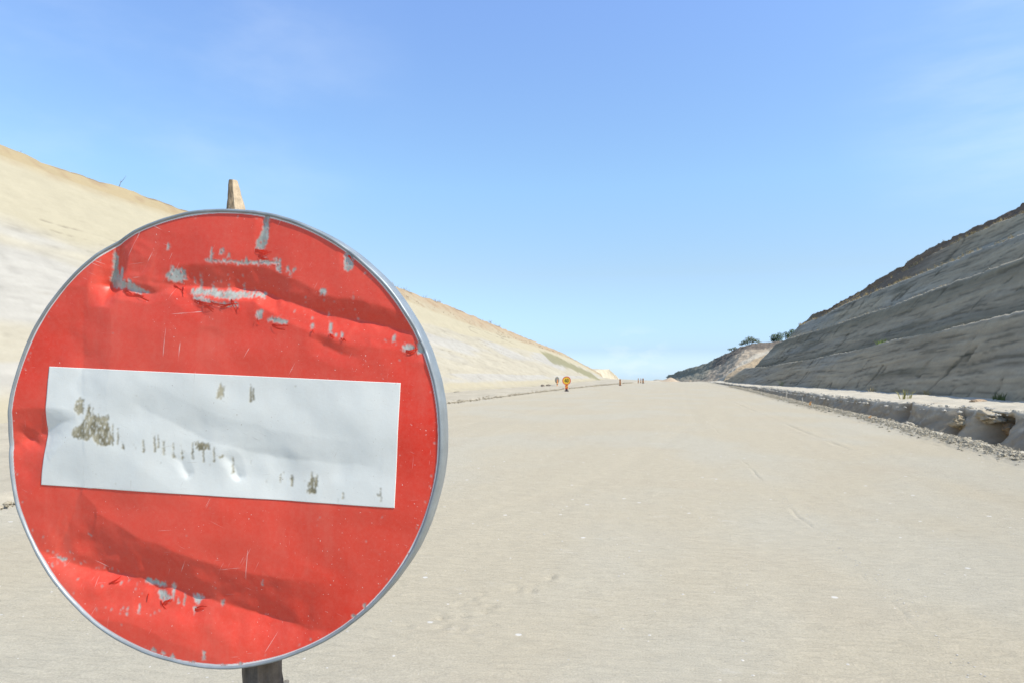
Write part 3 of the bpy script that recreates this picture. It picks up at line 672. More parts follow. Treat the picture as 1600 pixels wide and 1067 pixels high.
rock((-13.03, 61.95, .14), .15, 'dark stone at the foot of the left embankment, left one of the pair', [(.20, .17, .14)], 17.2, 1, 1, .9, 'dark stones at the left slope foot')
rock((-12.8, 63.35, .14), .16, 'dark stone at the foot of the left embankment, the one nearer the backward sign', [(.22, .19, .15)], 19.2, 1.3, 1, .8, 'dark stones at the left slope foot')

# ---- survey stakes by the ditch
m_stake = flat_material('pale_stake_wood', (.55, .50, .40), .8, scale=20)
m_ostake = flat_material('orange_stake_wood', (.62, .33, .13), .8, scale=20)
def boxv(x0, x1, y0, y1, z0, z1):
    v = [(x0,y0,z0),(x1,y0,z0),(x1,y1,z0),(x0,y1,z0),(x0,y0,z1),(x1,y0,z1),(x1,y1,z1),(x0,y1,z1)]
    return v, [(0,3,2,1),(4,5,6,7),(0,1,5,4),(1,2,6,5),(2,3,7,6),(3,0,4,7)]
def stake(loc, h, w, lean, label, mat):
    v, f = boxv(-w/2, w/2, -w/3, w/3, -.15, h)
    v = [(a+lean*c_ + (0 if c_ < h else a*-.25), b_*(1 if c_ < h else .5), c_ + (a*.5 if c_ >= h else 0)) for a, b_, c_ in v]
    o = pymesh('survey_stake', v, f, mat); o.location = loc; tag(o, label, 'stake', 'survey stakes along the ditch')
stake((4.75, 36.6, .0), .48, .05, .05, 'tallest pale survey stake between road edge and ditch', m_stake)
stake((4.85, 32.2, .0), .33, .045, -.06, 'short pale survey stake just left of the orange one', m_stake)
stake((4.8, 30.2, .0), .23, .10, .15, 'short wide orange stake on the road edge', m_ostake)
stake((4.35, 44.5, .0), .26, .05, .0, 'smallest pale survey stake farthest along the ditch', m_stake)
stake((5.15, 22.3, .0), .14, .12, .3, 'orange stub of a stake on the right road edge', m_ostake)

# ================================================================ FAR SIGNS
m_yel = flat_material('yellow_sheeting', (.78, .50, .04), .5, var=.05); m_rd = flat_material('red_sheeting', (.55, .06, .025), .5, var=.06)
m_blk = flat_material('dark_lettering', (.06, .06, .02), .6); m_greyb = flat_material('grey_sign_back', (.16, .16, .15), .6, var=.15)
m_wht = flat_material('white_sheeting', (.70, .68, .62), .5); m_rub = flat_material('dark_rubber_base', (.05, .04, .045), .8)
m_or = flat_material('orange_sheeting', (.66, .22, .04), .5, var=.06)
def disc(r0, r1, y, t, n=40):
    V, F = [], []
    for k in range(n):
        a = 2*math.pi*k/n; c_, s = math.cos(a), math.sin(a); V += [(r0*c_, y, r0*s), (r1*c_, y, r1*s), (r1*c_, y+t, r1*s), (r0*c_, y+t, r0*s)]
    for k in range(n):
        a = 4*k; b_ = 4*((k+1) % n)
        for j in range(4): F.append((a+j, a+(j+1) % 4, b_+(j+1) % 4, b_+j))
    return V, F
def solid_disc(r, y, t, n=40):
    V = [(r*math.cos(2*math.pi*k/n), y, r*math.sin(2*math.pi*k/n)) for k in range(n)]+[(r*math.cos(2*math.pi*k/n), y+t, r*math.sin(2*math.pi*k/n)) for k in range(n)]
    F = [tuple(range(n)), tuple(range(2*n-1, n-1, -1))]+[(k, (k+1) % n+0, n+(k+1) % n, n+k) for k in range(n)]
    return V, F
def shift(vf, dx=0, dy=0, dz=0): v, f = vf; return [(a+dx, b_+dy, c_+dz) for a, b_, c_ in v], f
def prism(poly, y, t):
    n = len(poly); V = [(a, y, b_) for a, b_ in poly]+[(a, y+t, b_) for a, b_ in poly]
    return V, [tuple(range(n)), tuple(range(2*n-1, n-1, -1))]+[(k, (k+1) % n, n+(k+1) % n, n+k) for k in range(n)]
s40 = empty('speed_limit_sign', (-8.75, 50.2, 0.06)); s40.rotation_euler = (0, 0, R(10)); tag(s40, 'round yellow speed limit sign with red rim reading 40, standing on a striped base', 'road sign')
zc = .74
pymesh('board', *shift(solid_disc(.262, 0, .012), dz=zc), m_yel, s40); pymesh('red_rim', *shift(disc(.255, .315, -.006, .022), dz=zc), m_rd, s40)
def digit(parts, dx, name): return pymesh(name, *merge([shift(prism(p, -.008, .008), dx, 0, zc) for p in parts]), m_blk, s40)
digit([[(-.09, -.055), (.065, -.055), (.065, -.012), (-.09, -.012)], [(-.002, -.14), (.042, -.14), (.042, .14), (-.002, .14)], [(-.09, -.012), (-.042, -.012), (-.002, .085), (-.002, .14)]], -.065, 'digit')
v0 = []; f0 = []
for k in range(24):
    a = 2*math.pi*k/24; c_, s = math.cos(a), math.sin(a); v0 += [(.028*c_, -.008, .09*s), (.072*c_, -.008, .14*s), (.072*c_, 0, .14*s), (.028*c_, 0, .09*s)]
for k in range(24):
    a = 4*k; b_ = 4*((k+1) % 24)
    for j in range(4): f0.append((a+j, a+(j+1) % 4, b_+(j+1) % 4, b_+j))
pymesh('digit', *shift((v0, f0), .085, 0, zc), m_blk, s40)
pymesh('post', *tube([(0, .03, 0), (0, .03, .9)], .022, .022, 10), m_greyb, s40)
pymesh('base_panel', *prism([(-.105, .12), (.105, .12), (.105, .47), (-.105, .47)], .0, .015), m_yel, s40)
pymesh('stripe', *prism([(-.105, .36), (-.105, .25), (.105, .40), (.105, .47), (.05, .47)], -.005, .005), m_rd, s40)
pymesh('stripe', *prism([(-.105, .21), (-.105, .12), (0, .12), (.105, .20), (.105, .31)], -.005, .005), m_rd, s40)
pymesh('foot', *merge([boxv(-.15, .15, -.12, .18, -.06, .02), boxv(-.08, .08, -.03, .07, .02, .13)]), m_rub, s40)
# sign seen from behind
sb = empty('backward_sign', (-12.2, 64.6, .1)); sb.rotation_euler = (0, R(4), R(62)); tag(sb, 'small backward sign on an orange post, left of the speed limit sign', 'road sign')
pymesh('board', *shift(solid_disc(.27, 0, .02), dz=.56), m_greyb, sb); pymesh('board_rim', *shift(disc(.262, .30, -.008, .034), dz=.56), m_blk, sb)
pymesh('post', *boxv(-.05, .05, -.045, -.01, -.05, .62), m_or, sb); pymesh('post_band', *boxv(-.052, .052, -.05, -.008, .10, .2), m_blk, sb)
# striped markers
def marker(loc, h, w, rz, label):
    t = empty('striped_marker_post', loc); t.rotation_euler = (0, 0, rz); tag(t, label, 'marker post', 'striped marker posts along the left road edge')
    pymesh('panel', *boxv(-w/2, w/2, -.02, .02, .05, h), m_or, t)
    k = 3
    for i in range(k):
        z0 = .10+i*(h-.1)/k; hh = (h-.1)/k*.45
        pymesh('stripe', *prism([(-w/2, z0), (w/2, z0+.05), (w/2, z0+hh+.05 if i < k-1 else min(h, z0+hh+.05)), (-w/2, z0+hh)], -.026, .006), m_blk, t)
    pymesh('foot', *boxv(-w*.8, w*.8, -.12, .12, -.06, .05), m_rub, t)
marker((-6.95, 72.6, .03), .66, .15, R(5), 'nearest striped marker post, alone between the speed limit sign and the road crest')
marker((-6.2, 89.0, .02), .62, .10, R(5), 'thin striped marker post near the road crest, leftmost of the far group')
marker((-5.95, 90.0, .02), .60, .09, R(5), 'thin striped marker post near the road crest, middle one of the far group')
marker((-5.55, 88.2, .02), .60, .16, R(-15), 'broader striped marker post near the road crest, rightmost of the far group')

# ================================================================ NO ENTRY SIGN
CREASES=[[[[-110.2,199.2],[-55.9,195.0],[41.5,193.9],[85.9,180.2],[129.8,166.7],[181.5,158.6],[215.6,153.2],[258.0,145.0]],[17,29,31,28,24,24,24,21],[9,12,12,19,22,22,22,17],[0,5,6,5.5,5.5,5,4.5,4]],[[[-240.5,-167.0],[-223.3,-176.0],[-175.9,-188.6],[-98.3,-192.3],[-25.6,-208.5],[66.0,-228.7],[134.9,-240.3],[185.5,-241.2]],[121,103,82,52,47,53,60,60],[34,34,43,43,47,52,43,43],[3,8,11,10,9,8,5,0]],[[[-199.9,14.0],[-251.7,-8.3],[-305.5,-37.0]],[12,41,82],[9,26,43],[0,6,8]],[[[-152.5,262.7],[-161.2,227.8],[-170.7,192.1],[-171.5,162.8]],[19,21,21,21],[21,19,17,17],[5,8,9,0]],[[[-182.6,191.8],[-167.9,190.5],[-107.3,183.0],[-80.6,187.3]],[10,12,10,9],[10,12,10,9],[0,4,2.5,0]],[[[-202.6,187.6],[-200.5,144.5],[-195.9,75.9],[-189.6,24.8]],[43,43,41,34],[95,95,77,52],[0,2.5,3,1]],[[[-145.9,52.5],[-99.2,29.2],[-8.0,-8.1],[80.1,-23.3],[165.8,-26.7],[224.7,-26.6]],[26,34,36,34,31,26],[43,52,60,60,52,43],[0,1.3,2,2,1.4,0]],[[[114.3,135.3],[136.3,125.3],[158.3,114.6],[192.5,109.4]],[12,12,12,10],[12,14,14,12],[0,2,1.5,0]],[[[-67.2,-23.9],[-50.4,-37.2],[-39.6,-53.3],[-38.3,-60.0]],[14,15,12,7],[7,8,6,3],[0,1.0,1.3,0]],[[[5.9,-19.9],[19.8,-33.3],[30.5,-51.8],[32.6,-57.5]],[14,15,12,7],[7,8,6,3],[0,1.2,1.4,0]],[[[-289.2,-4.2],[-269.6,-18.7],[-248.3,-31.2]],[12,14,10],[9,10,9],[0,3.5,0]],[[[49.0,293.1],[46.0,267.6],[42.2,242.1]],[9,9,7],[9,9,7],[2.5,1.5,0]],[[[166.1,258.0],[164.4,241.3],[163.0,220.3]],[10,10,7],[10,10,7],[4,2,0]],[[[291.6,138.1],[267.4,122.4],[246.8,118.2]],[17,17,10],[12,12,9],[5,3,0]],[[[-100.3,186.7],[-69.3,193.7],[-45.8,175.7],[-17.6,151.3]],[14,15,14,10],[12,14,12,9],[0,2,1.5,0]]]
RED_WEAR=[[[47.3,292.2],[54.3,291.6],[54.3,261.9],[49.9,246.5],[36.8,244.5],[37.9,256.4],[44.8,273.5]],[[159.8,247.8],[168.4,246.4],[171.9,229.0],[166.3,221.3],[158.5,224.4],[157.1,234.4]],[[254.0,159.6],[261.9,151.7],[268.6,133.1],[276.0,117.8],[259.3,118.8],[261.7,136.9]],[[242.0,129.6],[257.1,128.5],[256.7,120.3],[239.9,121.2],[240.5,127.0]],[[-164.0,242.5],[-159.7,232.2],[-160.3,214.9],[-154.2,205.6],[-153.3,219.4],[-148.6,217.0],[-146.9,205.0],[-140.8,194.8],[-137.6,201.8],[-131.8,197.7],[-124.2,191.9],[-106.5,184.8],[-125.5,183.3],[-145.9,189.5],[-169.7,190.4],[-171.2,199.0],[-167.6,214.7],[-165.9,230.3]],[[-80.2,224.1],[-73.5,217.5],[-59.1,217.1],[-57.4,203.4],[-63.5,200.7],[-74.2,201.2],[-86.1,203.4],[-86.5,210.2],[-80.4,213.8]],[[-29.6,231.6],[-13.5,230.3],[30.6,230.7],[69.1,231.8],[71.1,227.7],[57.2,226.4],[22.1,226.3],[-4.5,227.2],[-29.4,228.2]],[[-24.2,230.9],[-23.8,246.2],[-22.1,246.3],[-20.2,231.0]],[[-11.3,238.0],[-10.4,244.9],[-8.7,244.9],[-7.4,238.2]],[[-7.8,238.1],[-6.9,245.8],[-5.2,245.9],[-3.8,238.3]],[[-0.5,234.9],[0.5,240.1],[2.3,240.1],[3.5,235.1]],[[23.6,230.5],[24.6,235.7],[26.4,235.7],[27.5,230.7]],[[49.9,230.4],[50.9,236.4],[52.6,236.4],[53.9,230.6]],[[61.3,229.9],[62.3,235.9],[64.0,235.9],[65.3,230.0]],[[67.2,218.3],[67.5,236.9],[69.2,236.9],[71.1,218.4]],[[70.8,216.7],[71.1,235.3],[72.8,235.3],[74.7,216.8]],[[81.2,217.9],[82.0,226.3],[83.8,226.4],[85.1,218.0]],[[89.9,217.3],[90.8,224.9],[92.5,224.9],[93.8,217.4]],[[-85.9,242.8],[-85.2,253.2],[-83.4,253.2],[-81.8,242.9]],[[85.0,212.1],[85.9,218.9],[87.6,218.9],[88.9,212.2]],[[-49.4,190.9],[-36.1,192.2],[-2.3,189.9],[52.2,190.8],[51.7,184.9],[24.7,181.5],[7.2,179.2],[-19.5,182.5],[-49.0,184.1]],[[-47.8,199.5],[-47.2,206.3],[-45.9,206.4],[-45.0,199.6]],[[-38.0,184.5],[-38.8,213.4],[-37.4,213.4],[-35.1,184.6]],[[-21.2,186.7],[-21.2,202.0],[-19.8,202.1],[-18.4,186.8]],[[0.1,186.6],[0.1,201.8],[1.4,201.9],[2.9,186.7]],[[19.6,183.9],[19.5,202.5],[20.8,202.5],[22.4,184.0]],[[49.6,181.5],[50.0,191.6],[51.3,191.7],[52.4,181.6]],[[36.4,182.7],[36.6,195.4],[37.9,195.4],[39.2,182.8]],[[-46.2,182.5],[-30.1,181.3],[-10.1,173.5],[18.1,174.5],[20.1,169.5],[-5.5,170.3],[-26.2,174.7],[-44.2,179.2]],[[59.4,157.4],[75.0,157.2],[87.4,153.4],[86.8,149.2],[71.9,150.4],[57.8,154.0]],[[43.2,165.3],[52.7,167.3],[51.7,154.6],[44.6,155.2]],[[117.8,151.2],[121.2,151.4],[121.6,143.0],[118.2,142.9]],[[141.7,153.8],[145.9,153.9],[146.7,139.0],[142.5,138.8]],[[150.9,141.7],[153.4,141.8],[153.7,136.8],[151.1,136.7]],[[158.6,141.1],[162.0,141.3],[162.3,134.6],[158.9,134.5]],[[128.2,196.7],[137.6,197.0],[137.1,190.3],[128.6,189.2]],[[226.4,140.5],[231.4,140.6],[231.8,132.4],[226.8,132.2]],[[173.0,192.3],[174.7,192.4],[175.0,184.9],[173.3,184.9]],[[-95.5,-194.6],[-86.6,-194.8],[-66.8,-198.3],[-64.7,-204.0],[-79.9,-202.6],[-94.3,-199.5]],[[-76.8,-208.2],[-66.2,-208.2],[-55.1,-215.7],[-58.2,-222.5],[-70.8,-220.2]],[[-57.1,-197.6],[-51.0,-197.2],[-50.6,-203.8],[-56.7,-204.2]],[[-55.0,-204.1],[-52.3,-203.9],[-51.5,-217.1],[-54.1,-217.3]],[[-47.3,-213.4],[-44.7,-213.2],[-44.1,-222.3],[-46.7,-222.5]],[[-39.5,-211.2],[-36.9,-211.0],[-36.1,-224.2],[-38.7,-224.4]],[[-27.3,-210.3],[-18.5,-210.5],[-10.4,-214.0],[-18.6,-222.8],[-24.2,-217.5]],[[13.3,-215.5],[17.6,-215.2],[17.9,-220.9],[13.6,-221.2]],[[-26.3,-225.1],[-16.8,-224.3],[-19.0,-230.3],[-25.2,-229.1]],[[-3.0,-277.4],[0.5,-277.2],[1.2,-288.5],[-2.3,-288.8]],[[70.2,-181.8],[72.8,-183.2],[72.4,-191.4],[69.7,-189.2]],[[-221.8,-170.8],[-206.9,-174.8],[-207.5,-179.9],[-218.7,-175.6]],[[-240.1,-146.6],[-236.4,-146.4],[-238.0,-149.9]],[[-176.5,-140.7],[-171.1,-140.4],[-170.9,-142.9],[-176.3,-143.2]],[[-97.9,-226.3],[-95.2,-226.1],[-94.4,-238.5],[-97.1,-238.7]],[[-61.4,-283.8],[-57.1,-281.8],[-52.5,-285.6],[-56.7,-288.4]],[[-47.9,-288.5],[-43.6,-286.5],[-39.0,-290.2],[-43.2,-293.0]],[[22.3,-293.3],[26.5,-291.3],[31.1,-295.0],[26.9,-297.8]],[[43.7,-289.9],[47.9,-287.9],[52.4,-291.6],[48.3,-294.4]],[[-21.4,-291.2],[-17.1,-289.2],[-12.5,-293.0],[-16.7,-295.8]],[[190.9,-216.6],[195.0,-214.7],[199.4,-218.4],[195.4,-221.1]],[[260.9,-135.9],[265.0,-134.1],[269.3,-137.8],[265.3,-140.5]],[[204.5,-204.3],[208.6,-202.4],[213.0,-206.1],[208.9,-208.8]],[[-74.8,-280.8],[-70.5,-278.8],[-65.9,-282.6],[-70.1,-285.4]]]
BAR_WEAR=[[[-201.4,36.2],[-194.4,41.7],[-188.7,38.5],[-189.3,19.7],[-196.4,17.6],[-202.5,25.9]],[[-185.3,14.8],[-183.2,25.1],[-180.3,35.5],[-177.2,16.9],[-170.9,18.9],[-168.9,15.6],[-161.7,17.7],[-154.6,19.7],[-149.9,3.0],[-143.2,-15.4],[-154.6,-21.9],[-168.4,-18.4],[-172.7,-8.4],[-179.5,-15.6],[-203.6,-11.8],[-200.8,0.3],[-190.2,6.0]],[[-182.2,14.9],[-182.6,32.0],[-181.3,32.0],[-179.1,15.1]],[[-175.7,13.6],[-176.0,28.9],[-174.7,29.0],[-172.6,13.7]],[[-167.5,13.1],[-167.3,21.6],[-166.0,21.7],[-164.4,13.3]],[[-153.9,13.8],[-153.7,22.3],[-152.4,22.4],[-150.8,14.0]],[[-145.2,-20.5],[-146.5,9.9],[-145.3,10.0],[-142.2,-20.4]],[[-138.0,-20.2],[-138.8,3.5],[-137.6,3.6],[-134.9,-20.0]],[[-101.5,-27.5],[-101.9,-10.6],[-100.6,-10.5],[-98.5,-27.3]],[[-86.4,-25.8],[-87.1,-3.9],[-85.8,-3.9],[-83.4,-25.6]],[[-81.4,-20.5],[-81.8,-2.0],[-80.6,-1.9],[-78.3,-20.3]],[[-73.7,-29.3],[-74.2,-10.0],[-72.9,-9.9],[-70.6,-29.1]],[[-60.1,-32.7],[-60.6,-12.6],[-59.4,-12.6],[-57.1,-32.6]],[[-48.5,-32.9],[-48.6,-20.4],[-47.4,-20.3],[-45.5,-32.8]],[[-34.3,-33.0],[-35.1,-9.6],[-33.9,-9.5],[-31.4,-32.8]],[[-29.1,-18.5],[-29.0,-8.4],[-27.7,-8.3],[-26.1,-18.3]],[[-19.2,-35.5],[-20.0,-10.4],[-18.8,-10.4],[-16.2,-35.3]],[[-4.3,-34.6],[-4.8,-14.6],[-3.6,-14.6],[-1.3,-34.5]],[[21.1,-48.2],[20.5,-26.6],[21.7,-26.5],[24.0,-48.0]],[[41.7,46.2],[40.9,71.2],[42.2,71.3],[44.7,46.3]],[[45.0,49.7],[44.8,64.7],[46.0,64.8],[47.9,49.8]],[[86.7,-58.4],[86.6,-44.4],[87.8,-44.3],[89.6,-58.2]],[[128.5,-55.1],[128.3,-38.7],[129.5,-38.6],[131.4,-54.9]],[[136.4,-57.9],[136.1,-41.5],[137.3,-41.4],[139.2,-57.7]],[[171.9,-72.1],[172.1,-62.3],[173.2,-62.2],[174.8,-71.9]],[[221.4,-70.7],[221.3,-54.5],[222.4,-54.4],[224.3,-70.5]],[[-130.5,-24.8],[-130.4,-14.7],[-129.2,-14.6],[-127.4,-24.7]],[[0.4,71.0],[3.4,66.1],[6.9,66.3],[6.8,52.9],[2.7,48.5],[-3.6,49.9],[-1.6,60.9]],[[-31.7,-9.4],[-11.4,-10.0],[-9.1,-18.2],[-26.6,-20.8]],[[100.3,-46.1],[104.6,-46.6],[104.6,-61.4],[101.0,-58.4]],[[127.7,-46.9],[137.1,-46.4],[137.4,-67.7],[124.6,-66.8],[124.9,-56.9]],[[217.3,-61.2],[223.1,-60.9],[223.3,-64.1],[217.4,-64.4]],[[2.7,-25.9],[8.8,-23.9],[9.1,-28.9],[3.8,-29.2]]]

O = np.array([-0.59794179, 0.77408701, 1.36600323]); SX = np.array([0.98645735, 0.15804758, -0.04385032]); SY = np.array([0.04434978, 0.00036704, 0.999016]); SZ = np.array([0.15790816, -0.98743143, -0.00664731])
SY /= np.linalg.norm(SY); SX /= np.linalg.norm(SX)
post_u = lambda v: 0.0165*1 + (-.0325) + (0.330-v)*(0.072/.655)
BASE = O+SX*.170+SY*-1.367+SZ*-.06; BASE = np.array([BASE[0], BASE[1], 0.0])
def W(u, v, h):
    u, v, h = np.broadcast_arrays(np.asarray(u, float), np.asarray(v, float), np.asarray(h, float))
    return O+u[..., None]*SX+v[..., None]*SY+h[..., None]*SZ-BASE
# height field of the beaten sheet, 1 mm cells over +-0.33 m
G = 661; gu = np.linspace(-330, 330, G); GU, GV = np.meshgrid(gu, gu, indexing='ij')
Hs = 3.2*fbm(GU/170, GV/170, 2.2, 2)+.9*fbm(GU/60, GV/60, 7.2, 2)
wu_ = GU+2.2*fbm(GU/28, GV/28, 3, 3); wv_ = GV+2.2*fbm(GU/28, GV/28, 13, 3)
for pts, wu, wd, A in CREASES:
    d, s, t = polyline_dist(wu_, wv_, pts); k = np.arange(len(pts))
    a = np.interp(t, k, A)*1.38*(1+.35*fbm(GU/45, GV/45, len(pts)*1.7+A[1], 2)); up = np.interp(t, k, wu); dn = np.interp(t, k, wd)*1.35
    # fade beyond the end points
    w = np.where(s > 0, up, dn); q = np.clip(1-d/w, 0, 1); Hs -= a*(q*.75+.25*q*q)
# crumple: sharp small facets in the beaten upper third and along the lower fold
rdg = 1-np.abs(fbm(wu_/42, wv_/34, 61, 2))*2.2; zone = np.exp(-((GV-190+.25*GU)/50)**2)*sstep(95, 125, GV)+.35*np.exp(-((GV+195-.12*GU)/35)**2)
Hs += 1.0*zone*np.clip(rdg, 0, 1)*sstep(-.2, .4, fbm(GU/90, GV/60, 41, 2))
fan = np.exp(-((GU-118)/42)**2-((GV-180)/40)**2); Hs += .14*fan*np.sin((GV-.55*GU+6*np.sin(GU/30))*2*np.pi/5.2)
def blur(a, r, n=2):
    for _ in range(n):
        for ax in (0, 1):
            c_ = np.cumsum(np.pad(a, [(r+1, r) if i == ax else (0, 0) for i in (0, 1)], mode='edge'), axis=ax)
            if ax == 0: a = (c_[2*r+1:]-c_[:-2*r-1])/(2*r+1)
            else: a = (c_[:, 2*r+1:]-c_[:, :-2*r-1])/(2*r+1)
    return a
Hs = blur(Hs, 2, 1)*.5 + blur(Hs, 1, 1)*.5
Hs -= np.median(Hs)
Hs *= 1-.35*sstep(235, 300, np.hypot(GU, GV))
def HF(u, v):     # metres in, metres out, bilinear
    x = np.clip((np.asarray(u)*1000+330), 0, G-1.001); y = np.clip((np.asarray(v)*1000+330), 0, G-1.001)
    i = x.astype(int); j = y.astype(int); fx = x-i; fy = y-j
    return ((Hs[i, j]*(1-fx)+Hs[i+1, j]*fx)*(1-fy)+(Hs[i, j+1]*(1-fx)+Hs[i+1, j+1]*fx)*fy)/1000
def inpoly(X, Y, poly):
    r = np.zeros(X.shape, bool); n = len(poly)
    for i in range(n):
        x0, y0 = poly[i]; x1, y1 = poly[(i+1) % n]
        if y0 == y1: continue
        r ^= ((y0 > Y) != (y1 > Y)) & (X < (x1-x0)*(Y-y0)/(y1-y0)+x0)
    return r
def wearmask(U, V_, polys, rough):
    X = U+rough*1.1*fbm(U/2.0, V_/2.6, 1, 3, .7)+.9*rough*fbm(U/9.0, V_/9.0, 9, 2); Y_ = V_+rough*1.4*fbm(U/2.6, V_/3.0, 5, 3, .7)+.9*rough*fbm(U/9., V_/9., 19, 2)+2.2*rough*np.clip(fbm(U/2.3, V_/30, 29, 2), -1, 1)
    m = np.zeros(U.shape, bool)
    for p in polys:
        a = np.array(p); x0, y0 = a.min(0)-8; x1, y1 = a.max(0)+8
        ii = (U[:, 0] > x0) & (U[:, 0] < x1); jj = (V_[0] > y0) & (V_[0] < y1)
        if not ii.any() or not jj.any(): continue
        sl = np.ix_(ii, jj); m[sl] |= inpoly(X[sl], Y_[sl], p)
    return m.astype(float)

t = empty('no_entry_sign', BASE); tag(t, 'battered round red no entry sign with white bar on a wooden post', 'road sign')
n = 641; su = np.linspace(-300, 300, n); U, V_ = np.meshgrid(su, su, indexing='ij')
# small chips knocked out along the folds, at the rim and in the scuffed lower left
rc = random.Random(21); chips = []
def chip(u, v, r, tall=1.0):
    k = rc.randint(4, 6); a0_ = rc.random()*6; chips.append([(u+r*rc.uniform(.4, 1)*math.cos(a0_+6.283*i/k), v+tall*r*rc.uniform(.4, 1)*math.sin(a0_+6.283*i/k)) for i in range(k)])
for i in range(26): chip(-235+i*5.5+rc.gauss(0, 5), -178-i*1.1+rc.gauss(0, 9), rc.uniform(.8, 2.0), rc.uniform(1, 2.6))
for i in range(30): q = rc.random(); chip(-60+q*300+rc.gauss(0, 6), 215-q*70+rc.gauss(0, 9), rc.uniform(.7, 1.8), rc.uniform(.8, 2.4))
for i in range(16): chip(-110+rc.gauss(0, 30), -232-rc.random()*8, rc.uniform(.8, 2), 1.6)
for i in range(40): a_ = rc.random()*6.283; chip(289*math.cos(a_), 289*math.sin(a_), rc.uniform(.6, 1.8), 1.2)
for i in range(46): a_ = rc.random()*6.283; q = 280*rc.random()**.5; chip(q*math.cos(a_), q*math.sin(a_), rc.uniform(.5, 1.3), 1.2)
wm = wearmask(U, V_, RED_WEAR, 1.3)*(fbm(U/2.4, V_/7.0, 33, 2, .6) > -.55); wm = np.maximum(wm, .8*wearmask(U, V_, chips, .8)); ws = blur(wm, 1, 1)
curl = np.clip(blur(wm, 2, 1)-wm, 0, 1)
Hh = HF(U/1000, V_/1000) - .0003*ws + .0009*curl*np.clip(fbm(U/4, V_/4, 3, 2)+.4, 0, 2)
keep = (np.hypot(U, V_) < 296.5); kf = keep[:-1, :-1] & keep[1:, 1:] & keep[1:, :-1] & keep[:-1, 1:]
# red sheeting
def sheet_material(name, main, worn, fresh, dusty, dust_amt, scuff):
    m, nt, b = newmat(name); c = coords(nt)
    dn = noise(nt, c, 9, 5, .55); col = mix(nt, maprange(nt, math_(nt, 'ADD', attr(nt, 'dust', 'Fac'), math_(nt, 'MULTIPLY', math_(nt, 'SUBTRACT', dn, .5), .9)), 0, 1), fresh, main)
    d2 = noise(nt, c, 150, 5, .8); col = mix(nt, maprange(nt, d2, .40, .9, 0, dust_amt*.5), col, dusty)
    d3 = noise(nt, mapping(nt, c, (3, 3, .5)), 5, 5, .7); col = mix(nt, maprange(nt, d3, .52, .8, 0, dust_amt*.5), col, dusty)
    sc = noise(nt, c, 330, 2, .5); zone = noise(nt, c, 14, 4, .6)
    sp = math_(nt, 'MULTIPLY', maprange(nt, sc, .715, .74), maprange(nt, zone, .44, .62)); col = mix(nt, math_(nt, 'MULTIPLY', sp, .8), col, scuff)
    for rot, k in (((0, R(62), 0), 1), ((0, R(-24), 0), 2), ((0, R(5), 0), 4), ((0, R(85), 0), 6)):
        sn = noise(nt, mapping(nt, mapping(nt, c, (1, 1, 1), rot), (16, 16, 520), (0, 0, 0), (k, k, k)), 1, 2, .4); z2 = noise(nt, mapping(nt, c, (1, 1, 1), (0, 0, 0), (k*3, 0, 0)), 17, 3, .6)
        sr = math_(nt, 'MULTIPLY', maprange(nt, sn, .71, .74), maprange(nt, z2, .56, .64)); col = mix(nt, math_(nt, 'MULTIPLY', sr, .55), col, scuff)
    w = attr(nt, 'wear', 'Fac'); wcol = mix(nt, maprange(nt, noise(nt, mapping(nt, c, (1, 1, .6)), 70, 4, .65), .40, .60), worn[0], worn[1])
    col = mix(nt, w, col, wcol); 
    if name.startswith('red'):
        o_ = attr(nt, 'outline', 'Fac'); col = mix(nt, o_, col, (.62, .62, .60))
    nt.links.new(col, b.inputs['Base Color'])
    rg = maprange(nt, dn, .35, .7, .36, .55); nt.links.new(rg, b.inputs['Roughness']); b.inputs['Specular IOR Level'].default_value = .30
    p = bump(nt, b, d2, .15, .0006); bump(nt, b, noise(nt, c, 260, 3, .6), .25, .00035, p)
    return m
m_red = sheet_material('red_retroreflective_sheet', (.70, .082, .050), ((.42, .44, .40), (.29, .305, .27)), (.66, .026, .010), (.62, .26, .19), .45, (.72, .60, .54))
m_bar = sheet_material('white_retroreflective_sheet', (.71, .73, .68), ((.42, .385, .27), (.19, .17, .105)), (.68, .70, .655), (.58, .52, .42), .35, (.42, .39, .31))
rad = np.hypot(U, V_); outl = sstep(292.9, 293.6, rad)*sstep(.0, .5, 1-wm)
def gs(cx_, cy_, sx, sy): return np.exp(-((U-cx_)/sx)**2-((V_-cy_)/sy)**2)
# dust film: thick low on the left and in the middle, rubbed off along the right edge and in a hand-sized smear
dust = .78 - .65*gs(268, 30, 55, 110) - .55*gs(150, -215, 70, 60)*(.6+.6*fbm(U/30+.4*V_/30, V_/30, 6, 2)) - .4*gs(-270, 110, 50, 70) - .05*gs(-60, -240, 130, 70) - .25*gs(30, 160, 160, 22)
grid_mesh('sign_face', W(U/1000, V_/1000, Hh), attrs={'wear': ws, 'outline': outl, 'dust': dust}, keep=kf, mat=m_red, parent=t)
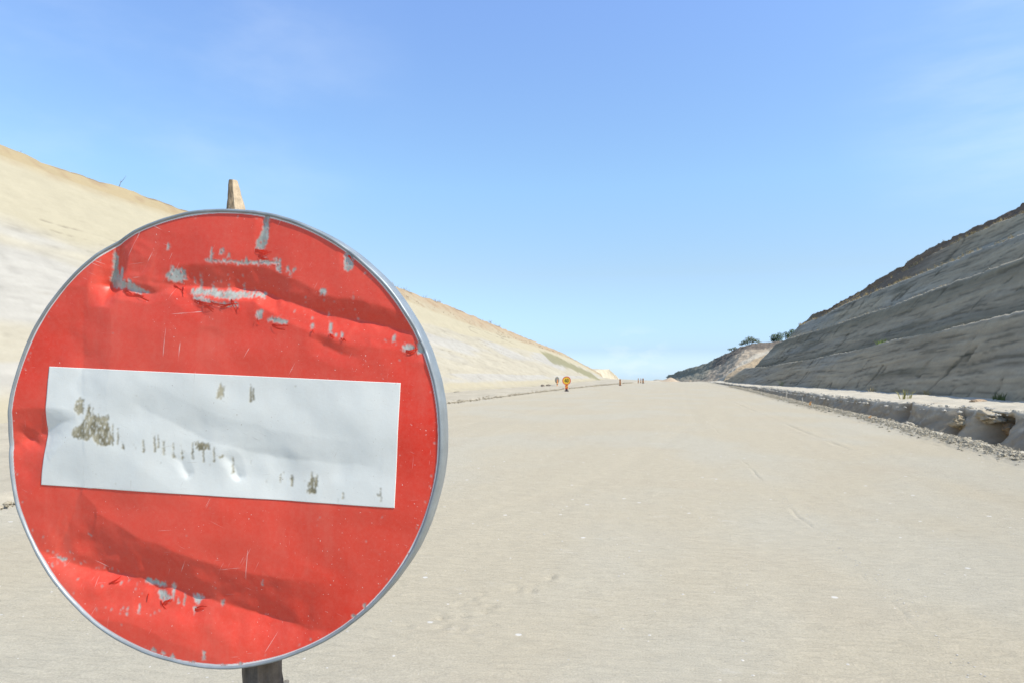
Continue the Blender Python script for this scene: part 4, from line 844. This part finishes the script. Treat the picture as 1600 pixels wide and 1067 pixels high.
# white bar: its own sheet lying on the face
bn, bm_ = 521, 181; U2, V2 = np.meshgrid(np.linspace(-244, 241.4, bn), np.linspace(-78.2, 80.4, bm_), indexing='ij')
chips = []
for i in range(26): chip(rc.uniform(-230, 230), rc.uniform(-72, 74), rc.uniform(.5, 1.4), rc.uniform(.8, 2))
for i in range(22): q = rc.random(); chip(-150+q*330+rc.gauss(0, 5), -8-q*55+rc.gauss(0, 7), rc.uniform(.5, 1.1), rc.uniform(2, 6))
wb = np.maximum(wearmask(U2, V2, BAR_WEAR, .9)*(fbm(U2/1.6, V2/9.0, 33, 2, .6) > -.40), .5*wearmask(U2, V2, chips, .5)); wbs = blur(wb, 1, 1)
Hb = HF(U2/1000, V2/1000)+.0007-.0003*wbs+.0004*np.clip(blur(wb, 2, 1)-wb, 0, 1)*np.clip(fbm(U2/3, V2/3, 3, 2)+.3, 0, 2)
Pb = W(U2/1000, V2/1000, Hb); 
# turned-down border so that the sheet has an edge
def skirt(Pg, dz):
    top = Pg; a = np.concatenate([top[:1]-SZ*dz, top, top[-1:]-SZ*dz], 0); a = np.concatenate([a[:, :1]-0*SZ, a, a[:, -1:]-0*SZ], 1); a[:, 0] = a[:, 1]-SZ*dz; a[:, -1] = a[:, -2]-SZ*dz; return a
grid_mesh('white_bar', skirt(Pb, .0006), attrs={'wear': np.pad(wbs, 1, mode='edge'), 'dust': np.pad(.5+0*wbs, 1)}, mat=m_bar, parent=t)
# rim: rolled lip and flange
m_rim = flat_material('galvanised_rim', (.25, .285, .30), .45, .25, var=.22, scale=30, bumpd=.0004, spec=.5)
th = np.linspace(0, 2*np.pi, 721); prof = [(.2945, -.0004), (.2952, .0012), (.2963, .0022), (.2976, .0022), (.2988, .0012), (.2996, -.001), (.3004, -.009), (.3012, -.029), (.3002, -.0305), (.2980, -.030), (.297, -.020), (.2965, -.002)]
rw = np.array([p[0] for p in prof]); zw = np.array([p[1] for p in prof])
wob = .0011*fbm(3*np.cos(th), 3*np.sin(th), 5, 4)[:, None]
rr_ = rw[None, :]+wob*(rw[None, :] > .294); Uo = rr_*np.cos(th)[:, None]; Vo = rr_*np.sin(th)[:, None]
hr = HF(.2955*np.cos(th), .2935*np.sin(th))
hr2 = HF(.3005*np.cos(th), .3005*np.sin(th)); hh = np.where(rw[None, :] > .2965, hr2[:, None]*.35+hr[:, None]*.65, hr[:, None])
back = sstep(-.008, -.021, zw)[None, :]; hh = hh*(1-.55*back)
grid_mesh('rim', W(Uo, Vo, hh+zw[None, :]), mat=m_rim, parent=t)
# sheet metal back
nb = 151; su = np.linspace(-.2965, .2965, nb); Ub, Vb = np.meshgrid(su, su, indexing='ij'); kb = np.hypot(Ub, Vb) < .297; kb = kb[:-1, :-1] & kb[1:, 1:] & kb[1:, :-1] & kb[:-1, 1:]
grid_mesh('back_plate', W(Ub, Vb, HF(Ub, Vb)-.0022), keep=kb, mat=m_rim, parent=t)
# raised, curled shreds of sheeting under the scrapes
rg = random.Random(9); V0, F0 = [], []; V1, F1 = [], []
def shred(u, v, L, ang, lift, V0, F0):
    n = 7; w0 = rg.uniform(.0010, .0024); i0 = len(V0)
    for k in range(n):
        q = k/(n-1); uu = u+L*q*math.cos(ang); vv_ = v+L*q*math.sin(ang)+.0008*math.sin(q*5+v*700)
        h = float(HF(uu, vv_))+lift*math.sin(q*math.pi)+.0003; wv = w0*(1-.6*q)
        V0.extend([tuple(W(uu, vv_-wv, h+.0001)), tuple(W(uu, vv_+wv, h+lift*.5))])
    for k in range(n-1): F0.append((i0+2*k, i0+2*k+2, i0+2*k+3, i0+2*k+1))
SH = [(42.3, 240.4, 18.9, 10), (36.9, 242.8, 13.8, 0), (43.5, 236.2, 15.5, -15), (-44.1, 177.5, 34.4, -12), (-19.0, 173.2, 34.4, -6), (-5.5, 169.5, 25.8, 0), (7.3, 177.5, 17.2, -50), (18.3, 171.1, 10.3, -80), (-128.9, 179.7, 22.4, -8), (-145.6, 185.2, 17.2, -14), (-73.9, 195.2, 17.2, -40), (-61.3, 195.6, 15.5, -75), (66.0, 147.6, 20.6, -4), (45.6, 153.6, 8.6, -80), (119.9, 143.0, 5.2, -60), (145.1, 137.3, 6.9, -30), (161.5, 134.6, 5.2, -30), (247.6, 119.1, 17.2, 0), (258.8, 128.6, 12.0, -85), (-69.0, -220.0, 17.2, -60), (-63.4, -223.7, 15.5, 30), (-21.0, -227.1, 13.8, 0), (-86.3, -213.0, 12.0, -85), (-142.3, -205.5, 17.2, 30), (-27.6, 169.5, 18.9, -20), (164.3, 242.9, 10.3, -60), (-195.8, -18.2, 22.4, -8), (-159.0, -23.0, 20.6, -8), (132.3, -68.0, 10.3, 0)]
for (x, y, L, a_) in SH:
    onbar = -78 < y < 80 and -244 < x < 241
    for k in range(0 if onbar else 2): shred(x/1000+rg.uniform(-.002, .002), y/1000+rg.uniform(-.0015, .0015), L/1000*rg.uniform(.6, 1.1), R(a_+rg.uniform(-14, 14)), rg.uniform(.0006, .0016), *((V1, F1) if onbar else (V0, F0)))
fl_ = pymesh('peeled_sheeting', V0, F0, m_red, t); fl_['kind'] = 'stuff'


# wooden post, sharpened top, rough bark side
m_wood, nt, b = newmat('weathered_post_wood'); c = coords(nt)
g1 = noise(nt, mapping(nt, c, (60, 60, 4)), 1, 6, .65); g2 = noise(nt, c, 90, 5, .7)
base = attr(nt, 'albedo'); f = math_(nt, 'MULTIPLY', maprange(nt, g1, .3, .7, .62, 1.25), maprange(nt, g2, .3, .7, .75, 1.2))
nt.links.new(mix(nt, 1.0, base, f, 'MULTIPLY'), b.inputs['Base Color']); b.inputs['Roughness'].default_value = .9; b.inputs['Specular IOR Level'].default_value = .2
p = bump(nt, b, g1, .8, .003); bump(nt, b, g2, .6, .0015, p)
sec = [(-.0285, -.012), (-.0105, .010), (.0095, .011), (.0285, -.010), (.022, -.034), (-.004, -.044), (-.024, -.034)]
vv_ = np.concatenate([np.linspace(-1.50, .20, 150), np.linspace(.205, .347, 40)])
rows = []; cols = []
for v in vv_:
    cu = -.016+(.330-v)*(.072/.655); k = 1.0 if v < .225 else max(.20, 1-(v-.225)/.120*.78)
    loop = []; cc = []
    m_ = 6
    for i in range(len(sec)):
        a, b_ = sec[i], sec[(i+1) % len(sec)]
        for j in range(m_):
            q = j/m_; x = a[0]*(1-q)+b_[0]*q; z = a[1]*(1-q)+b_[1]*q
            nn = .0022*float(perlin(v*45, i+q, 3.0)) + .0015*float(perlin(v*160, (i+q)*3, 7.0))
            r = math.hypot(x, z)+1e-6; x += x/r*nn; z += z/r*nn
            x = x*k*(.94 if v < .225 else 1); z = z*k
            loop.append(W(cu+x+(0.0 if k == 1 else (1-k)*-.001), v, z-.034)); s_f = i+q
            tip = sstep(.19, .235, v); sunlit_side = 1.0 if 2 <= s_f < 4 else 0.0  # right faces lighter: sunlight on the post painted into the wood colour
            low = np.array([.12, .105, .09]) if not sunlit_side else np.array([.20, .16, .12])
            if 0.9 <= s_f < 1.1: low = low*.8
            hi = np.array([.50, .40, .27]) if sunlit_side else np.array([.30, .225, .14])*(1+.5*float(perlin(v*120, s_f*4, 2)))
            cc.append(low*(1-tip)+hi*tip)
    loop.append(loop[0]); cc.append(cc[0]); rows.append(loop); cols.append(cc)
rows.append([np.mean(rows[-1], axis=0)]*len(rows[-1])); cols.append(cols[-1])
grid_mesh('wooden_post', np.array(rows), np.array(cols), mat=m_wood, parent=t, smooth=False)
# nails through the sheet are hidden; the clear pinkish tape wrapped round the post below the disc shows
m_tape, nt, b = newmat('pinkish_plastic_wrap'); b.inputs['Base Color'].default_value = (.62, .50, .48, 1); b.inputs['Roughness'].default_value = .25; b.inputs['Alpha'].default_value = .6; b.inputs['Specular IOR Level'].default_value = .6
bump(nt, b, noise(nt, coords(nt), 60, 4, .6), .7, .003)
rows = []
for k in range(26):
    v = -.352-.006*k; cu = -.016+(.330-v)*(.072/.655); loop = []
    for j in range(41):
        a = 2*math.pi*j/40; x = .0335*math.cos(a); z = .031*math.sin(a)-.016; vt = v+.018*math.cos(a)*max(0, 1-k/8)
        nn = 1+.07*float(perlin(a*2, k*.5, 3)); loop.append(W(cu+x*nn, vt, z*nn-.034))
    rows.append(loop)
grid_mesh('plastic_wrap', np.array(rows), mat=m_tape, parent=t)
